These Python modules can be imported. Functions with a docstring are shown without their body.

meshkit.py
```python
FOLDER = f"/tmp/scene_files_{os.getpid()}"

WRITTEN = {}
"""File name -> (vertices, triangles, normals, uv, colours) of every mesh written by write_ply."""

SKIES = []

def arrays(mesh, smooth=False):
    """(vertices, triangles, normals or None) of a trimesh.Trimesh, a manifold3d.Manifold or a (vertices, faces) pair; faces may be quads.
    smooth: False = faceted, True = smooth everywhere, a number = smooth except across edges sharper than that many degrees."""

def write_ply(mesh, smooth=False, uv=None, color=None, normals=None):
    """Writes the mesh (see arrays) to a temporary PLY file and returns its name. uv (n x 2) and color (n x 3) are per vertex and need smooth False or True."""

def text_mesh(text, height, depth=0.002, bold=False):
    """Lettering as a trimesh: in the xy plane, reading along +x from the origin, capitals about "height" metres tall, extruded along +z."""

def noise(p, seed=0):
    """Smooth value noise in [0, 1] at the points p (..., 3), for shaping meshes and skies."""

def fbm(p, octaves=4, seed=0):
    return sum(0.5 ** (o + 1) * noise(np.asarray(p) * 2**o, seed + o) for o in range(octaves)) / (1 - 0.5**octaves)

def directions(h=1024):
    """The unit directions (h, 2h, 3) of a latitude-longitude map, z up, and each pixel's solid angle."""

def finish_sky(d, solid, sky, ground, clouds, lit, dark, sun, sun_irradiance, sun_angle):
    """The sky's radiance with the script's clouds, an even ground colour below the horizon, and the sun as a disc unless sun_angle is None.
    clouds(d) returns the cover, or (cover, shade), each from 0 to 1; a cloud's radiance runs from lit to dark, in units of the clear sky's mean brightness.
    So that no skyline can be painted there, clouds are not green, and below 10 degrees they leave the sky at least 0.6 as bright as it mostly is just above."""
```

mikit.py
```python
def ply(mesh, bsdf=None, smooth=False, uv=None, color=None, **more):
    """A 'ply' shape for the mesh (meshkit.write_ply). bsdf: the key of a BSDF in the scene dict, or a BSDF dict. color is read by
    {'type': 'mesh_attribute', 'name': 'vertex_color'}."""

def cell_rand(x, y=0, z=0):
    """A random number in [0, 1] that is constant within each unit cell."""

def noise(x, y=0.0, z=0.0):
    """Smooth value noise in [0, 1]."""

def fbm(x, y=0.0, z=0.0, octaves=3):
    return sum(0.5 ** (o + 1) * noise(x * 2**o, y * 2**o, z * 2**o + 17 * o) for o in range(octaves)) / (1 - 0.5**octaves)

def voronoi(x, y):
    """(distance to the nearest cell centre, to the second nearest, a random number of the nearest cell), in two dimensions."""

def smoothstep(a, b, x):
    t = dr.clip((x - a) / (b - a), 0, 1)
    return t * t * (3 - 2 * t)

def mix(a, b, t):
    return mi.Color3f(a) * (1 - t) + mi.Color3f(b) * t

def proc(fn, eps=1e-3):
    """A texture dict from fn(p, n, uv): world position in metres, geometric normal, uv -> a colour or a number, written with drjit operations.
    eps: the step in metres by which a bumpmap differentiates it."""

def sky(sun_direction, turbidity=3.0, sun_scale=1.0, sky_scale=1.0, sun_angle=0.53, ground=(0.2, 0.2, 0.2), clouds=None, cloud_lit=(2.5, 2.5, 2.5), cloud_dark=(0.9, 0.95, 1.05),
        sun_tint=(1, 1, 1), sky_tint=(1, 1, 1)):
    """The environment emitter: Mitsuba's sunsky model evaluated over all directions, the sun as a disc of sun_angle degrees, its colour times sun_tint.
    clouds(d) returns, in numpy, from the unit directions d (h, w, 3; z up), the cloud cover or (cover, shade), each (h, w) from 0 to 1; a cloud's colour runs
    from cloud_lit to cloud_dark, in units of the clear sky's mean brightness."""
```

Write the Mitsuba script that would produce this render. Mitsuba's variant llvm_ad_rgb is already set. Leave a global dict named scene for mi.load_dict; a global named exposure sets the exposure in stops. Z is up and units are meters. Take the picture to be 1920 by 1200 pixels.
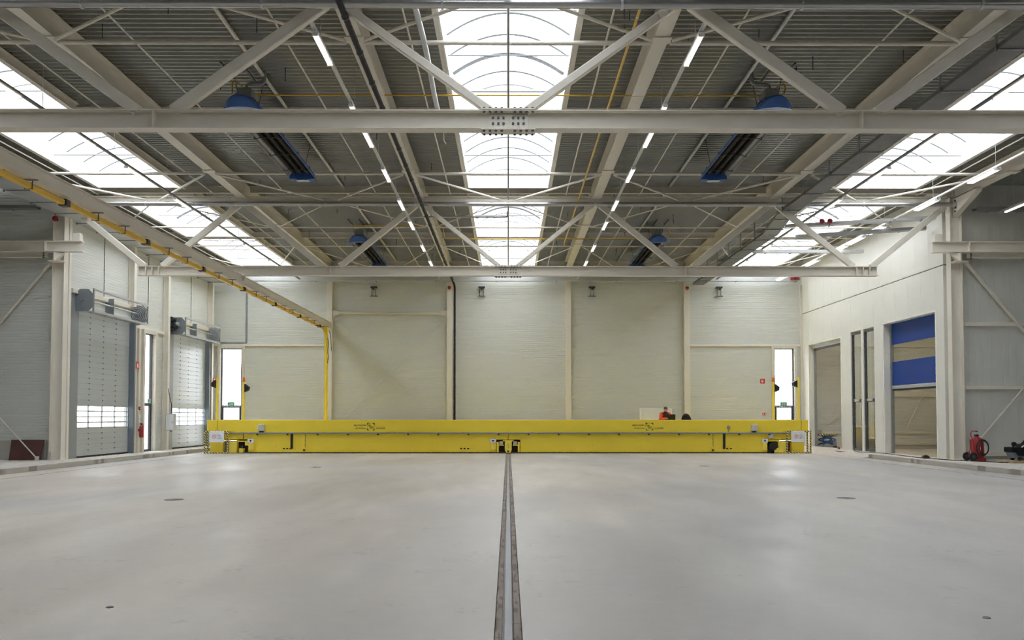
import math, random
import numpy as np, trimesh, shapely.geometry as sg
from scipy.spatial import ConvexHull
import drjit as dr
import mitsuba as mi
import mikit, meshkit
from mikit import proc, noise, fbm, smoothstep, mix, cell_rand

random.seed(7)
scene, labels = {}, {}
T = mi.ScalarTransform4f

# ---------------------------------------------------------------- camera, sky, exposure
EYE = np.array([0.0, 0.0, 1.6])
PITCH, YAW = math.atan(62 / 1670.0), math.atan(7 / 1670.0)
FWD = np.array([math.sin(YAW) * math.cos(PITCH), math.cos(YAW) * math.cos(PITCH), math.sin(PITCH)])
scene['camera'] = {'type': 'perspective', 'fov': math.degrees(2 * math.atan(960 / 1670.0)), 'fov_axis': 'x',
                   'principal_point_offset_y': -0.1, 'near_clip': 0.1, 'far_clip': 500.0,
                   'to_world': T().look_at(origin=EYE.tolist(), target=(EYE + FWD).tolist(), up=[0, 0, 1])}
scene['sky'] = mikit.sky([0.2, -0.5, 0.85], turbidity=4.0, sun_scale=0.0, sky_scale=17.0, ground=(0.35, 0.35, 0.34),
                         clouds=lambda d: (np.ones(d.shape[:2]), 0.15 * np.ones(d.shape[:2])),
                         cloud_lit=(0.955, 1.0, 1.065), cloud_dark=(0.83, 0.87, 0.93))
exposure = 1.40
LAMP = 2.5           # radiance of the fluorescent lamps

# ---------------------------------------------------------------- materials
def mat(name, color, rough=0.5, metallic=0.0, spec=0.5, bump=None, **kw):
    c = {'type': 'rgb', 'value': list(color)} if not callable(color) else proc(color)
    b = {'type': 'principled', 'base_color': c, 'roughness': rough if not callable(rough) else proc(rough), 'metallic': metallic, 'specular': spec, **kw}
    if bump:
        b = {'type': 'bumpmap', 'arbitrary': proc(bump[0], eps=bump[2]), 'scale': bump[1], 'bsdf': b}
    scene[name] = {'type': 'twosided', 'bsdf': b}
    return name

def tinted(base, amount=0.06, s=0.7):
    base = list(base)
    def fn(p, n, uv):
        k = fbm(p.x * s, p.y * s, p.z * s, 3) - 0.5
        return mi.Color3f(*base) * (1 + 2 * amount * k)
    return fn

def floor_color(p, n, uv):
    a = fbm(p.x * 0.25, p.y * 0.12, 3.1, 4)
    b = fbm(p.x * 1.3, p.y * 0.6, 9.7, 3)
    f = fbm(p.x * 9.0, p.y * 9.0, 1.7, 2)
    sp = smoothstep(0.80, 0.86, noise(p.x * 3.1, p.y * 3.1, 5.0)) * smoothstep(0.6, 0.8, noise(p.x * 21, p.y * 21, 2.0))
    c = mix([0.392, 0.376, 0.356], [0.500, 0.454, 0.398], smoothstep(0.32, 0.68, a))
    w = fbm(p.x * 0.9, p.y * 0.22, 6.3, 3)
    c = c * (0.95 + 0.12 * smoothstep(0.35, 0.7, w))
    c = c * (0.93 + 0.10 * b + 0.05 * f)
    return c * (1 - 0.10 * sp)

def floor_rough(p, n, uv):
    return 0.34 + 0.22 * smoothstep(0.3, 0.7, fbm(p.x * 0.5, p.y * 0.35, 4.4, 3))

def curb_color(p, n, uv):
    k = fbm(p.x * 2, p.y * 0.8, p.z * 3, 3)
    st = smoothstep(0.62, 0.72, noise(0.0, p.y * 1.1, 3.0)) * smoothstep(0.35, 0.6, noise(0.0, p.y * 4.3, 8.0))
    c = mix([0.40, 0.385, 0.35], [0.50, 0.47, 0.42], k)
    return mix(c, [0.16, 0.13, 0.11], 0.6 * st * (mi.Float(1) - dr.abs(n.z)))

def hazard(p, n, uv):
    t = (p.x * 0.9 + p.z + p.y * 0.9) / 0.115
    s = t - dr.floor(t)
    return dr.select(s < 0.5, mi.Color3f(0.015, 0.015, 0.015), mi.Color3f(0.80, 0.68, 0.22))

def rail_bed(p, n, uv):
    k = fbm(p.x * 9, p.y * 2.0, 1.0, 3)
    d = smoothstep(0.62, 0.75, noise(p.x * 30, p.y * 6, 2.0))
    return mix(mix([0.17, 0.135, 0.11], [0.27, 0.225, 0.19], k), [0.08, 0.07, 0.06], 0.6 * d)

def rail_steel(p, n, uv):
    k = fbm(p.x * 40, p.y * 0.7, 1.0, 3)
    return mix([0.24, 0.24, 0.245], [0.33, 0.33, 0.335], k)

mat('floor_concrete', floor_color, rough=floor_rough, spec=0.45)
mat('kerb_concrete', curb_color, rough=0.7)
mat('apron_concrete', (0.5, 0.5, 0.48), rough=0.9)
CREAM = (0.645, 0.612, 0.53)
mat('cream_paint', tinted(CREAM, 0.04), rough=0.45)
mat('column_paint', tinted((0.72, 0.685, 0.60), 0.03), rough=0.45)
mat('panel_grey', tinted((0.60, 0.612, 0.572), 0.03), rough=0.42)
mat('panel_white', tinted((0.73, 0.725, 0.67), 0.025), rough=0.45)
mat('white_sheet', (0.80, 0.79, 0.75), rough=0.5)
mat('deck_steel', tinted((0.26, 0.262, 0.235), 0.10, 0.3), rough=0.27, metallic=0.55)
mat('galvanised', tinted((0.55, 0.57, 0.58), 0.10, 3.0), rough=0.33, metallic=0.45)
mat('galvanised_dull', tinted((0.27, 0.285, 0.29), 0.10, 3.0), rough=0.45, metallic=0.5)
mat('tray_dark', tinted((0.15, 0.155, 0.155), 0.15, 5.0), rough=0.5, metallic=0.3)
mat('duct_steel', tinted((0.46, 0.46, 0.46), 0.06, 2.0), rough=0.25, metallic=0.8)
mat('dark_steel', (0.05, 0.052, 0.058), rough=0.4)
mat('anthracite', (0.055, 0.06, 0.07), rough=0.35)
mat('black_plastic', (0.012, 0.012, 0.013), rough=0.35)
mat('black_rubber', (0.02, 0.02, 0.02), rough=0.8)
mat('matte_black', (0.008, 0.008, 0.009), rough=0.55, spec=0.2)
mat('black_cloth', (0.012, 0.012, 0.013), rough=0.9)
mat('joint_dark', (0.10, 0.10, 0.09), rough=0.9)
mat('joint_grey', (0.20, 0.20, 0.19), rough=0.9)
mat('yellow_paint', tinted((0.86, 0.67, 0.050), 0.04, 1.2), rough=0.38)
mat('yellow_light', tinted((0.88, 0.71, 0.09), 0.04, 1.2), rough=0.4)
mat('busbar_yellow', (0.66, 0.40, 0.015), rough=0.4)
mat('gas_yellow', (0.55, 0.33, 0.03), rough=0.35)
mat('blue_enamel', (0.025, 0.10, 0.33), rough=0.25, clearcoat=0.4)
mat('blue_grey', (0.13, 0.17, 0.22), rough=0.4)
mat('door_grey', (0.42, 0.445, 0.44), rough=0.28, clearcoat=0.3)
mat('jamb_grey', (0.25, 0.27, 0.275), rough=0.35)
mat('jamb_slate', (0.14, 0.165, 0.20), rough=0.3, clearcoat=0.3)
mat('console_grey', (0.20, 0.23, 0.25), rough=0.35, metallic=0.3)
mat('curtain_blue', (0.008, 0.05, 0.27), rough=0.4, spec=0.3)
mat('box_grey', (0.50, 0.51, 0.52), rough=0.45)
mat('plate_white', (0.72, 0.74, 0.75), rough=0.45)
mat('ink_grey', (0.40, 0.42, 0.43), rough=0.6)
mat('ink_black', (0.02, 0.018, 0.018), rough=0.5)
mat('red_paint', (0.33, 0.018, 0.024), rough=0.3, clearcoat=0.4)
mat('red_sign', (0.55, 0.035, 0.035), rough=0.4)
mat('sign_white', (0.82, 0.82, 0.82), rough=0.4)
mat('sign_green', (0.03, 0.38, 0.16), rough=0.4)
mat('orange_lens', (0.85, 0.16, 0.02), rough=0.2)
mat('hazard_stripe', hazard, rough=0.4)
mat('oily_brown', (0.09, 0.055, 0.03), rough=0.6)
mat('rail_bed', rail_bed, rough=0.85)
mat('rail_steel', rail_steel, rough=0.45, metallic=0.5)
mat('brown_board', tinted((0.085, 0.035, 0.03), 0.2, 3.0), rough=0.6)
mat('raw_wood', tinted((0.42, 0.31, 0.18), 0.2, 5.0), rough=0.8)
mat('orange_cloth', (0.85, 0.12, 0.035), rough=0.8)
mat('dark_red_cloth', (0.07, 0.015, 0.02), rough=0.9)
mat('navy_cloth', (0.03, 0.032, 0.045), rough=0.9)
mat('skin', (0.55, 0.30, 0.22), rough=0.55)
mat('brown_hair', (0.09, 0.045, 0.025), rough=0.6)
mat('lamp_body', (0.78, 0.78, 0.76), rough=0.35)
mat('reflector_metal', (0.50, 0.51, 0.52), rough=0.3, metallic=0.35)
mat('burner_tube', (0.014, 0.012, 0.011), rough=0.6, spec=0.25)
mat('lift_blue', (0.03, 0.09, 0.25), rough=0.4)
mat('tan_panel', tinted((0.56, 0.53, 0.42), 0.03), rough=0.5)
scene['clear_pane'] = {'type': 'thindielectric', 'int_ior': 1.5, 'ext_ior': 1.0}
scene['door_glass'] = {'type': 'thindielectric', 'int_ior': 3.2, 'ext_ior': 1.0, 'specular_transmittance': {'type': 'rgb', 'value': [0.90, 0.95, 0.88]}}
scene['curtain_clear'] = {'type': 'thindielectric', 'int_ior': 1.2, 'ext_ior': 1.0, 'specular_transmittance': {'type': 'rgb', 'value': [0.92, 0.90, 0.84]}}
scene['vault_glazing'] = {'type': 'thindielectric', 'int_ior': 1.3, 'ext_ior': 1.0}

# ---------------------------------------------------------------- mesh helpers
cat_ = trimesh.util.concatenate

def mesh(v, f):
    return trimesh.Trimesh(np.asarray(v, float), np.asarray(f, int), process=False)

_BF = np.array([[0, 2, 3], [0, 3, 1], [4, 5, 7], [4, 7, 6], [0, 1, 5], [0, 5, 4], [2, 6, 7], [2, 7, 3], [0, 4, 6], [0, 6, 2], [1, 3, 7], [1, 7, 5]])
def hull(pts):
    pts = np.asarray(pts, float)
    h = ConvexHull(pts)
    m = mesh(pts, h.simplices)
    c = pts.mean(0)
    tri = pts[h.simplices]
    nrm = np.cross(tri[:, 1] - tri[:, 0], tri[:, 2] - tri[:, 0])
    flip = np.einsum('ij,ij->i', nrm, h.equations[:, :3]) < 0
    f = h.simplices.copy(); f[flip] = f[flip][:, ::-1]
    used, inv = np.unique(f, return_inverse=True)
    return mesh(pts[used], inv.reshape(f.shape))

def box(x0, x1, y0, y1, z0, z1, c=0.0):
    if c <= 0:
        v = [[x, y, z] for x in (x0, x1) for y in (y0, y1) for z in (z0, z1)]
        return mesh(v, _BF)
    c = min(c, 0.45 * min(x1 - x0, y1 - y0, z1 - z0))
    pts = []
    for x, sx in ((x0, 1), (x1, -1)):
        for y, sy in ((y0, 1), (y1, -1)):
            for z, sz in ((z0, 1), (z1, -1)):
                pts += [(x, y + sy * c, z + sz * c), (x + sx * c, y, z + sz * c), (x + sx * c, y + sy * c, z)]
    return hull(pts)

def frame_of(d, up=(0, 0, 1)):
    d = np.asarray(d, float); d = d / np.linalg.norm(d)
    up = np.asarray(up, float)
    if abs(d @ up) > 0.99: up = np.array([0, 1.0, 0])
    a = np.cross(d, up); a /= np.linalg.norm(a)
    return d, a, np.cross(a, d)

def extrude(poly, p0, p1, up=(0, 0, 1)):
    """Polygon (side, up) pulled from p0 to p1."""
    if not hasattr(poly, 'exterior'): poly = sg.Polygon(poly)
    p0, p1 = np.asarray(p0, float), np.asarray(p1, float)
    L = np.linalg.norm(p1 - p0)
    m = trimesh.creation.extrude_polygon(poly, L, engine='earcut')
    d, a, b = frame_of(p1 - p0, up)
    v = np.asarray(m.vertices)
    V = p0 + v[:, :1] * a + v[:, 1:2] * b + v[:, 2:3] * d
    f = np.asarray(m.faces)
    if np.dot(np.cross(a, b), d) < 0: f = f[:, ::-1]
    return mesh(V, f)

def i_poly(w, h, tw=0.014, tf=0.02):
    a, b = w / 2, h / 2
    return sg.Polygon([(-a, -b), (a, -b), (a, -b + tf), (tw / 2, -b + tf), (tw / 2, b - tf), (a, b - tf), (a, b), (-a, b), (-a, b - tf), (-tw / 2, b - tf), (-tw / 2, -b + tf), (-a, -b + tf)])

def rect_poly(w, h, c=0.0):
    a, b = w / 2, h / 2
    if c: return [(-a + c, -b), (a - c, -b), (a, -b + c), (a, b - c), (a - c, b), (-a + c, b), (-a, b - c), (-a, -b + c)]
    return [(-a, -b), (a, -b), (a, b), (-a, b)]

def u_poly(w, h, t=0.012):
    a = w / 2
    return sg.Polygon([(-a, 0), (a, 0), (a, h), (a - t, h), (a - t, t), (-a + t, t), (-a + t, h), (-a, h)])

def ring(n, r): return [(r * math.cos(2 * math.pi * k / n), r * math.sin(2 * math.pi * k / n)) for k in range(n)]

def sweep(path, r, n=8, caps=True):
    p = np.asarray(path, float)
    t = np.zeros_like(p)
    seg = np.diff(p, axis=0); seg /= np.linalg.norm(seg, axis=1, keepdims=True)
    t[0], t[-1] = seg[0], seg[-1]
    if len(p) > 2: t[1:-1] = seg[:-1] + seg[1:]
    t /= np.linalg.norm(t, axis=1, keepdims=True)
    _, a, b = frame_of(t[0])
    ang = np.arange(n) * 2 * math.pi / n
    rr = np.broadcast_to(r, (len(p),))
    V = []
    for i in range(len(p)):
        a = a - (a @ t[i]) * t[i]; a /= np.linalg.norm(a); b = np.cross(t[i], a)
        V.append(p[i] + rr[i] * (np.cos(ang)[:, None] * a + np.sin(ang)[:, None] * b))
    V = np.concatenate(V); F = []
    for i in range(len(p) - 1):
        for j in range(n):
            q = [i * n + j, i * n + (j + 1) % n, (i + 1) * n + (j + 1) % n, (i + 1) * n + j]
            F += [[q[0], q[1], q[2]], [q[0], q[2], q[3]]]
    if caps:
        V = np.vstack([V, p[:1], p[-1:]]); a0, a1 = len(V) - 2, len(V) - 1; e = (len(p) - 1) * n
        for j in range(n):
            F += [[a0, (j + 1) % n, j], [a1, e + j, e + (j + 1) % n]]
    return mesh(V, F)

def rod(p0, p1, r, n=8): return sweep([p0, p1], r, n)

def fillet(pts, r, k=4):
    pts = [np.asarray(p, float) for p in pts]; out = [pts[0]]
    for a, b, c in zip(pts, pts[1:], pts[2:]):
        u, w = a - b, c - b
        q = min(r, 0.45 * np.linalg.norm(u), 0.45 * np.linalg.norm(w))
        s, e = b + u / np.linalg.norm(u) * q, b + w / np.linalg.norm(w) * q
        for i in range(k + 1):
            x = i / k
            out.append((1 - x) ** 2 * s + 2 * x * (1 - x) * b + x * x * e)
    return out + [pts[-1]]

def lathe(profile, origin=(0, 0, 0), axis=(0, 0, 1), n=16):
    """profile: (radius, height) pairs."""
    pr = np.asarray(profile, float)
    d, a, b = frame_of(axis, (0, 1, 0) if abs(axis[2]) > 0.9 else (0, 0, 1))
    ang = np.arange(n) * 2 * math.pi / n
    V = np.concatenate([np.asarray(origin) + h * d + r * (np.cos(ang)[:, None] * a + np.sin(ang)[:, None] * b) for r, h in pr]); F = []
    for i in range(len(pr) - 1):
        for j in range(n):
            q = [i * n + j, i * n + (j + 1) % n, (i + 1) * n + (j + 1) % n, (i + 1) * n + j]
            F += [[q[0], q[1], q[2]], [q[0], q[2], q[3]]]
    return mesh(V, F)

def torus(center, axis, R, r, n=28, m=6):
    d, a, b = frame_of(axis, (0, 0, 1) if abs(axis[2]) < 0.9 else (0, 1, 0))
    pts = [np.asarray(center) + R * (math.cos(t) * a + math.sin(t) * b) for t in np.linspace(0, 2 * math.pi, n + 1)]
    return sweep(pts, r, m, caps=False)

# ---------------------------------------------------------------- naming helpers
_count = {}
_used_labels = {}
def uniq(key):
    n = _count.get(key, 0); _count[key] = n + 1
    return key if n == 0 else f'{key}_{n:03d}'

def put(key, m, b, smooth=False, emit=None):
    more = {'emitter': {'type': 'area', 'radiance': {'type': 'rgb', 'value': list(emit)}}} if emit is not None else {}
    scene[key] = mikit.ply(m, b, smooth=smooth, **more)
    return key

def note(key, label, category=None, group=None, kind=None):
    d = {'label': label}
    if category: d['category'] = category
    if group: d['group'] = group
    if kind: d['kind'] = kind
    labels[key] = d

def thing(name, label, category, group=None):
    key = uniq(name); note(key, label, category, group); return key

def solo(name, m, b, label, category, group=None, smooth=False, emit=None, kind=None):
    key = thing(name, label, category, group); put(key, m, b, smooth, emit)
    if kind: labels[key]['kind'] = kind
    return key

def part(parent, name, m, b, smooth=False, label=None, emit=None, kind=None):
    key = uniq(parent + '__' + name); put(key, m, b, smooth, emit)
    if label or kind:
        labels[key] = {}
        if label: labels[key]['label'] = label
        if kind: labels[key]['kind'] = kind
    return key

def struct(name, label, m=None, b=None, smooth=False):
    key = uniq(name); labels[key] = {'label': label, 'kind': 'structure'}
    if m is not None: put(key, m, b, smooth)
    return key

ORD = ['nearest', 'second', 'third', 'fourth', 'fifth', 'sixth', 'seventh', 'eighth', 'ninth', 'tenth', 'eleventh', 'twelfth']
def ordn(k, of='camera'): return f'nearest to the camera' if k == 0 else f'{ORD[k]} from the camera'

def side(x): return 'left' if x < 0 else 'right'

# ================================================================ STRUCTURE
ROOF = 9.5      # underside of the roof deck
PL = 0.17       # height of the side platforms

def ribbed(axis, pos, away, u0, u1, z0, z1, pitch=0.1, depth=0.006, vertical=False):
    """A panel sheet with V grooves. axis: the normal's axis ('x' or 'y'); away: +1/-1, where the groove sinks to."""
    lo, hi = (u0, u1) if vertical else (z0, z1)
    prof = [(lo, 0.0)]
    k = math.floor(lo / pitch) + 1
    while k * pitch < hi - 0.02:
        g = k * pitch
        if g > lo + 0.02:
            prof += [(g - 0.016, 0), (g - 0.005, depth), (g + 0.005, depth), (g + 0.016, 0)]
        k += 1
    prof.append((hi, 0.0))
    V, F = [], []
    for s, d in prof:
        for e in ((z0, z1) if vertical else (u0, u1)):
            u, z = (s, e) if vertical else (e, s)
            q = pos + away * d
            V.append((u, q, z) if axis == 'y' else (q, u, z))
    for i in range(len(prof) - 1):
        a = 2 * i
        F += [[a, a + 1, a + 3], [a, a + 3, a + 2]]
    return mesh(V, F)

# ---- ground, floor, platforms
struct('ground', 'pale concrete apron outside the hall', box(-60, 60, -60, 110, -0.6, -0.30), 'apron_concrete')
SLOT = 0.105
fl = [box(-24.4, -SLOT, -15.2, 45.2, -0.25, 0.0), box(SLOT, 24.4, -15.2, 45.2, -0.25, 0.0), box(-SLOT, SLOT, -15.2, 45.2, -0.30, -0.09)]
FLOOR = struct('floor', 'pale grey polished concrete hall floor', cat_(fl), 'floor_concrete')
for s in (-1, 1):
    part(FLOOR, 'joint_strip', box(s * 13.05 - 0.02, s * 13.05 + 0.02, -15, 39.3, -0.002, 0.003), 'joint_grey', label='thin dark joint line in the concrete')

pf = struct('platform', 'raised concrete walkway along the left wall')
part(pf, 'slab', box(-24.3, -14.25, -15.1, 45.1, 0.001, PL), 'kerb_concrete')
y = 8.0
while y < 45.0:
    y1 = min(y + 3.1, 45.1)
    part(pf, 'kerb_block', box(-14.25, -14.02, y + 0.008, y1 - 0.008, 0.001, PL - 0.004, 0.012), 'kerb_concrete'); y = y1
pf = struct('platform', 'raised concrete walkway along the right wall')
part(pf, 'slab', cat_([box(14.25, 24.3, -15.1, 30.2, 0.001, PL), box(14.25, 15.26, 30.2, 34.7, 0.001, PL)]), 'kerb_concrete')
y = 8.0
while y < 34.6:
    y1 = min(y + 3.1, 34.7)
    part(pf, 'kerb_block', box(14.02, 14.25, y + 0.008, y1 - 0.008, 0.001, PL - 0.004, 0.012), 'kerb_concrete'); y = y1
ramp = hull([(13.7, 34.7, 0.001), (15.26, 34.7, 0.001), (13.7, 45.0, 0.001), (15.26, 45.0, 0.001), (14.75, 34.7, PL), (15.26, 34.7, PL), (14.75, 45.0, PL), (15.26, 45.0, PL)])
part(pf, 'ramp', ramp, 'floor_concrete', label='shallow concrete ramp to the door openings')

# ---- back wall (y = 45)
WB = struct('wall_back', 'back wall of pale grey ribbed sandwich panels')
for u0, u1, z0, z1 in [(-15.2, -14.55, 0, ROOF + .1), (-14.55, -13.40, 5.13, ROOF + .1), (-13.40, -9, 0, ROOF + .1), (-9, -3, 0, ROOF + .1), (-3, 3, 0, ROOF + .1), (3, 9, 0, ROOF + .1),
                       (9, 13.40, 0, ROOF + .1), (13.40, 14.5, 5.13, ROOF + .1), (14.5, 15.25, 0, ROOF + .1), (15.25, 24.4, 0, ROOF + .1)]:
    part(WB, 'panel', ribbed('y', 45.0, 1, u0, u1, z0, z1), 'panel_grey')
part(WB, 'backing', cat_([box(-15.4, -14.55, 45.03, 45.2, -0.3, ROOF + .3), box(-14.55, -13.4, 45.03, 45.2, 5.13, ROOF + .3), box(-13.4, 13.4, 45.03, 45.2, -0.3, ROOF + .3),
                          box(13.4, 14.5, 45.03, 45.2, 5.13, ROOF + .3), box(14.5, 24.6, 45.03, 45.2, -0.3, ROOF + .3), box(-14.55, -13.4, 45.03, 45.2, -0.3, PL), box(13.4, 14.5, 45.03, 45.2, -.3, PL)]), 'panel_grey')
for u0, u1 in ((-14.9, -9.15), (9.15, 14.85)):
    part(WB, 'rail', box(u0, u1, 44.90, 44.999, 5.17, 5.29, 0.008), 'column_paint', label='cream horizontal wall rail')

# ---- left wall (x = -15)
WL = struct('wall_left', 'left wall of pale grey ribbed sandwich panels')
for u0, u1, z0, z1 in [(30.3, 30.98, 0, ROOF), (30.98, 35.3, 5.4, ROOF), (35.3, 36.45, 0, ROOF), (36.45, 37.6, 5.12, ROOF), (37.6, 39.78, 0, ROOF), (39.78, 44.2, 5.4, ROOF), (44.2, 45.0, 0, ROOF)]:
    part(WL, 'panel', ribbed('x', -15.0, -1, u0, u1, z0, z1), 'panel_grey')
for u0, u1, z0, z1 in [(30.1, 30.98, 0, ROOF), (35.3, 36.45, 0, ROOF), (37.6, 39.78, 0, ROOF), (44.2, 45.1, 0, ROOF), (30.98, 35.3, 5.4, ROOF), (36.45, 37.6, 5.12, ROOF), (39.78, 44.2, 5.4, ROOF)]:
    part(WL, 'backing', box(-15.2, -15.03, u0, u1, z0 - .3 if z0 == 0 else z0, z1 + .3), 'panel_grey')
for u in (32.95, 37.0, 42.0):
    part(WL, 'seam_strip', box(-14.995, -14.985, u - 0.018, u + 0.018, 5.95, 9.3), 'joint_grey', label='dark vertical panel seam')
part(WL, 'rail', box(-14.999, -14.9, 35.40, 38.58, 5.17, 5.29, 0.008), 'column_paint', label='cream horizontal wall rail')

# ---- walls of the wider front part of the hall (y = 30)
WFL = struct('wall_front_left', 'grey ribbed wall facing the camera left of the columns')
part(WFL, 'panel', ribbed('y', 30.1, 1, -24.4, -15.2, 0, ROOF + .1), 'panel_grey')
part(WFL, 'plinth', box(-24.3, -15.5, 30.02, 30.095, PL, 0.82, 0.01), 'kerb_concrete', label='plain grey plinth')
part(WFL, 'backing', box(-24.6, -15.03, 30.12, 30.3, -.3, ROOF + .3), 'panel_grey')
WFR = struct('wall_front_right', 'grey ribbed wall facing the camera right of the columns')
for k in range(8):
    part(WFR, 'panel', ribbed('y', 30.1, 1, 15.25 + 1.15 * k, 15.25 + 1.15 * (k + 1) - 0.012, 0.3, ROOF + .1, pitch=0.23, depth=0.0025, vertical=True), 'panel_grey')
part(WFR, 'backing', box(15.2, 24.6, 30.12, 30.3, -.3, ROOF + .3), 'panel_grey')
for z in (2.59, 4.74):
    part(WFR, 'rail', box(15.45, 24.3, 29.97, 30.095, z - 0.06, z + 0.06, 0.008), 'column_paint', label='cream horizontal wall rail')
part(WFR, 'rail', box(15.45, 24.3, 29.97, 30.095, PL + 0.12, PL + 0.26, 0.008), 'cream_paint', label='cream base rail')
struct('wall_outer_left', 'outer wall of the left side aisle', box(-24.6, -24.4, -15.4, 30.3, -.3, ROOF + .3), 'panel_grey')
struct('wall_outer_right', 'outer wall of the right side aisle', box(24.4, 24.6, -15.4, 45.2, -.3, ROOF + .3), 'panel_grey')
struct('wall_front', 'wall behind the camera', box(-24.6, 24.6, -15.4, -15.2, -.3, ROOF + .3), 'panel_grey')

# ---- right wall (x = 14.9), smooth white panels
WR = struct('wall_right', 'right wall of smooth white vertical panels')
def wall_panel(y0, y1, z0, z1): part(WR, 'panel', box(14.9, 15.25, y0 + 0.002, y1 - 0.002, z0, z1, 0.004), 'panel_white')
for y0, y1 in ((30.3, 30.9), (35.2, 36.15), (37.25, 37.5), (38.6, 39.75), (44.0, 45.0)): wall_panel(y0, y1, 0.0, 6.80)
def above(y0, y1, z0, n):
    for k in range(n): wall_panel(y0 + (y1 - y0) * k / n, y0 + (y1 - y0) * (k + 1) / n, z0, 6.80)
above(30.9, 35.2, 5.28, 4); above(36.15, 37.25, 5.28, 1); above(37.5, 38.6, 5.28, 1); above(39.75, 44.0, 5.16, 4)
for k in range(14): wall_panel(30.3 + 14.7 * k / 14, 30.3 + 14.7 * (k + 1) / 14, 6.832, ROOF + .05)
part(WR, 'joint', box(14.915, 15.2, 30.3, 45, 6.795, 6.835), 'joint_dark', label='dark horizontal joint line')
part(WR, 'corner_post', box(14.78, 14.9, 44.86, 44.995, 0.02, 8.3, 0.01), 'cream_paint')

# ---- side room behind the right wall
struct('ceiling_side_room', 'plain ceiling of the side room', box(15.25, 24.4, 30.3, 45.0, 6.4, 6.5), 'white_sheet')

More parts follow.
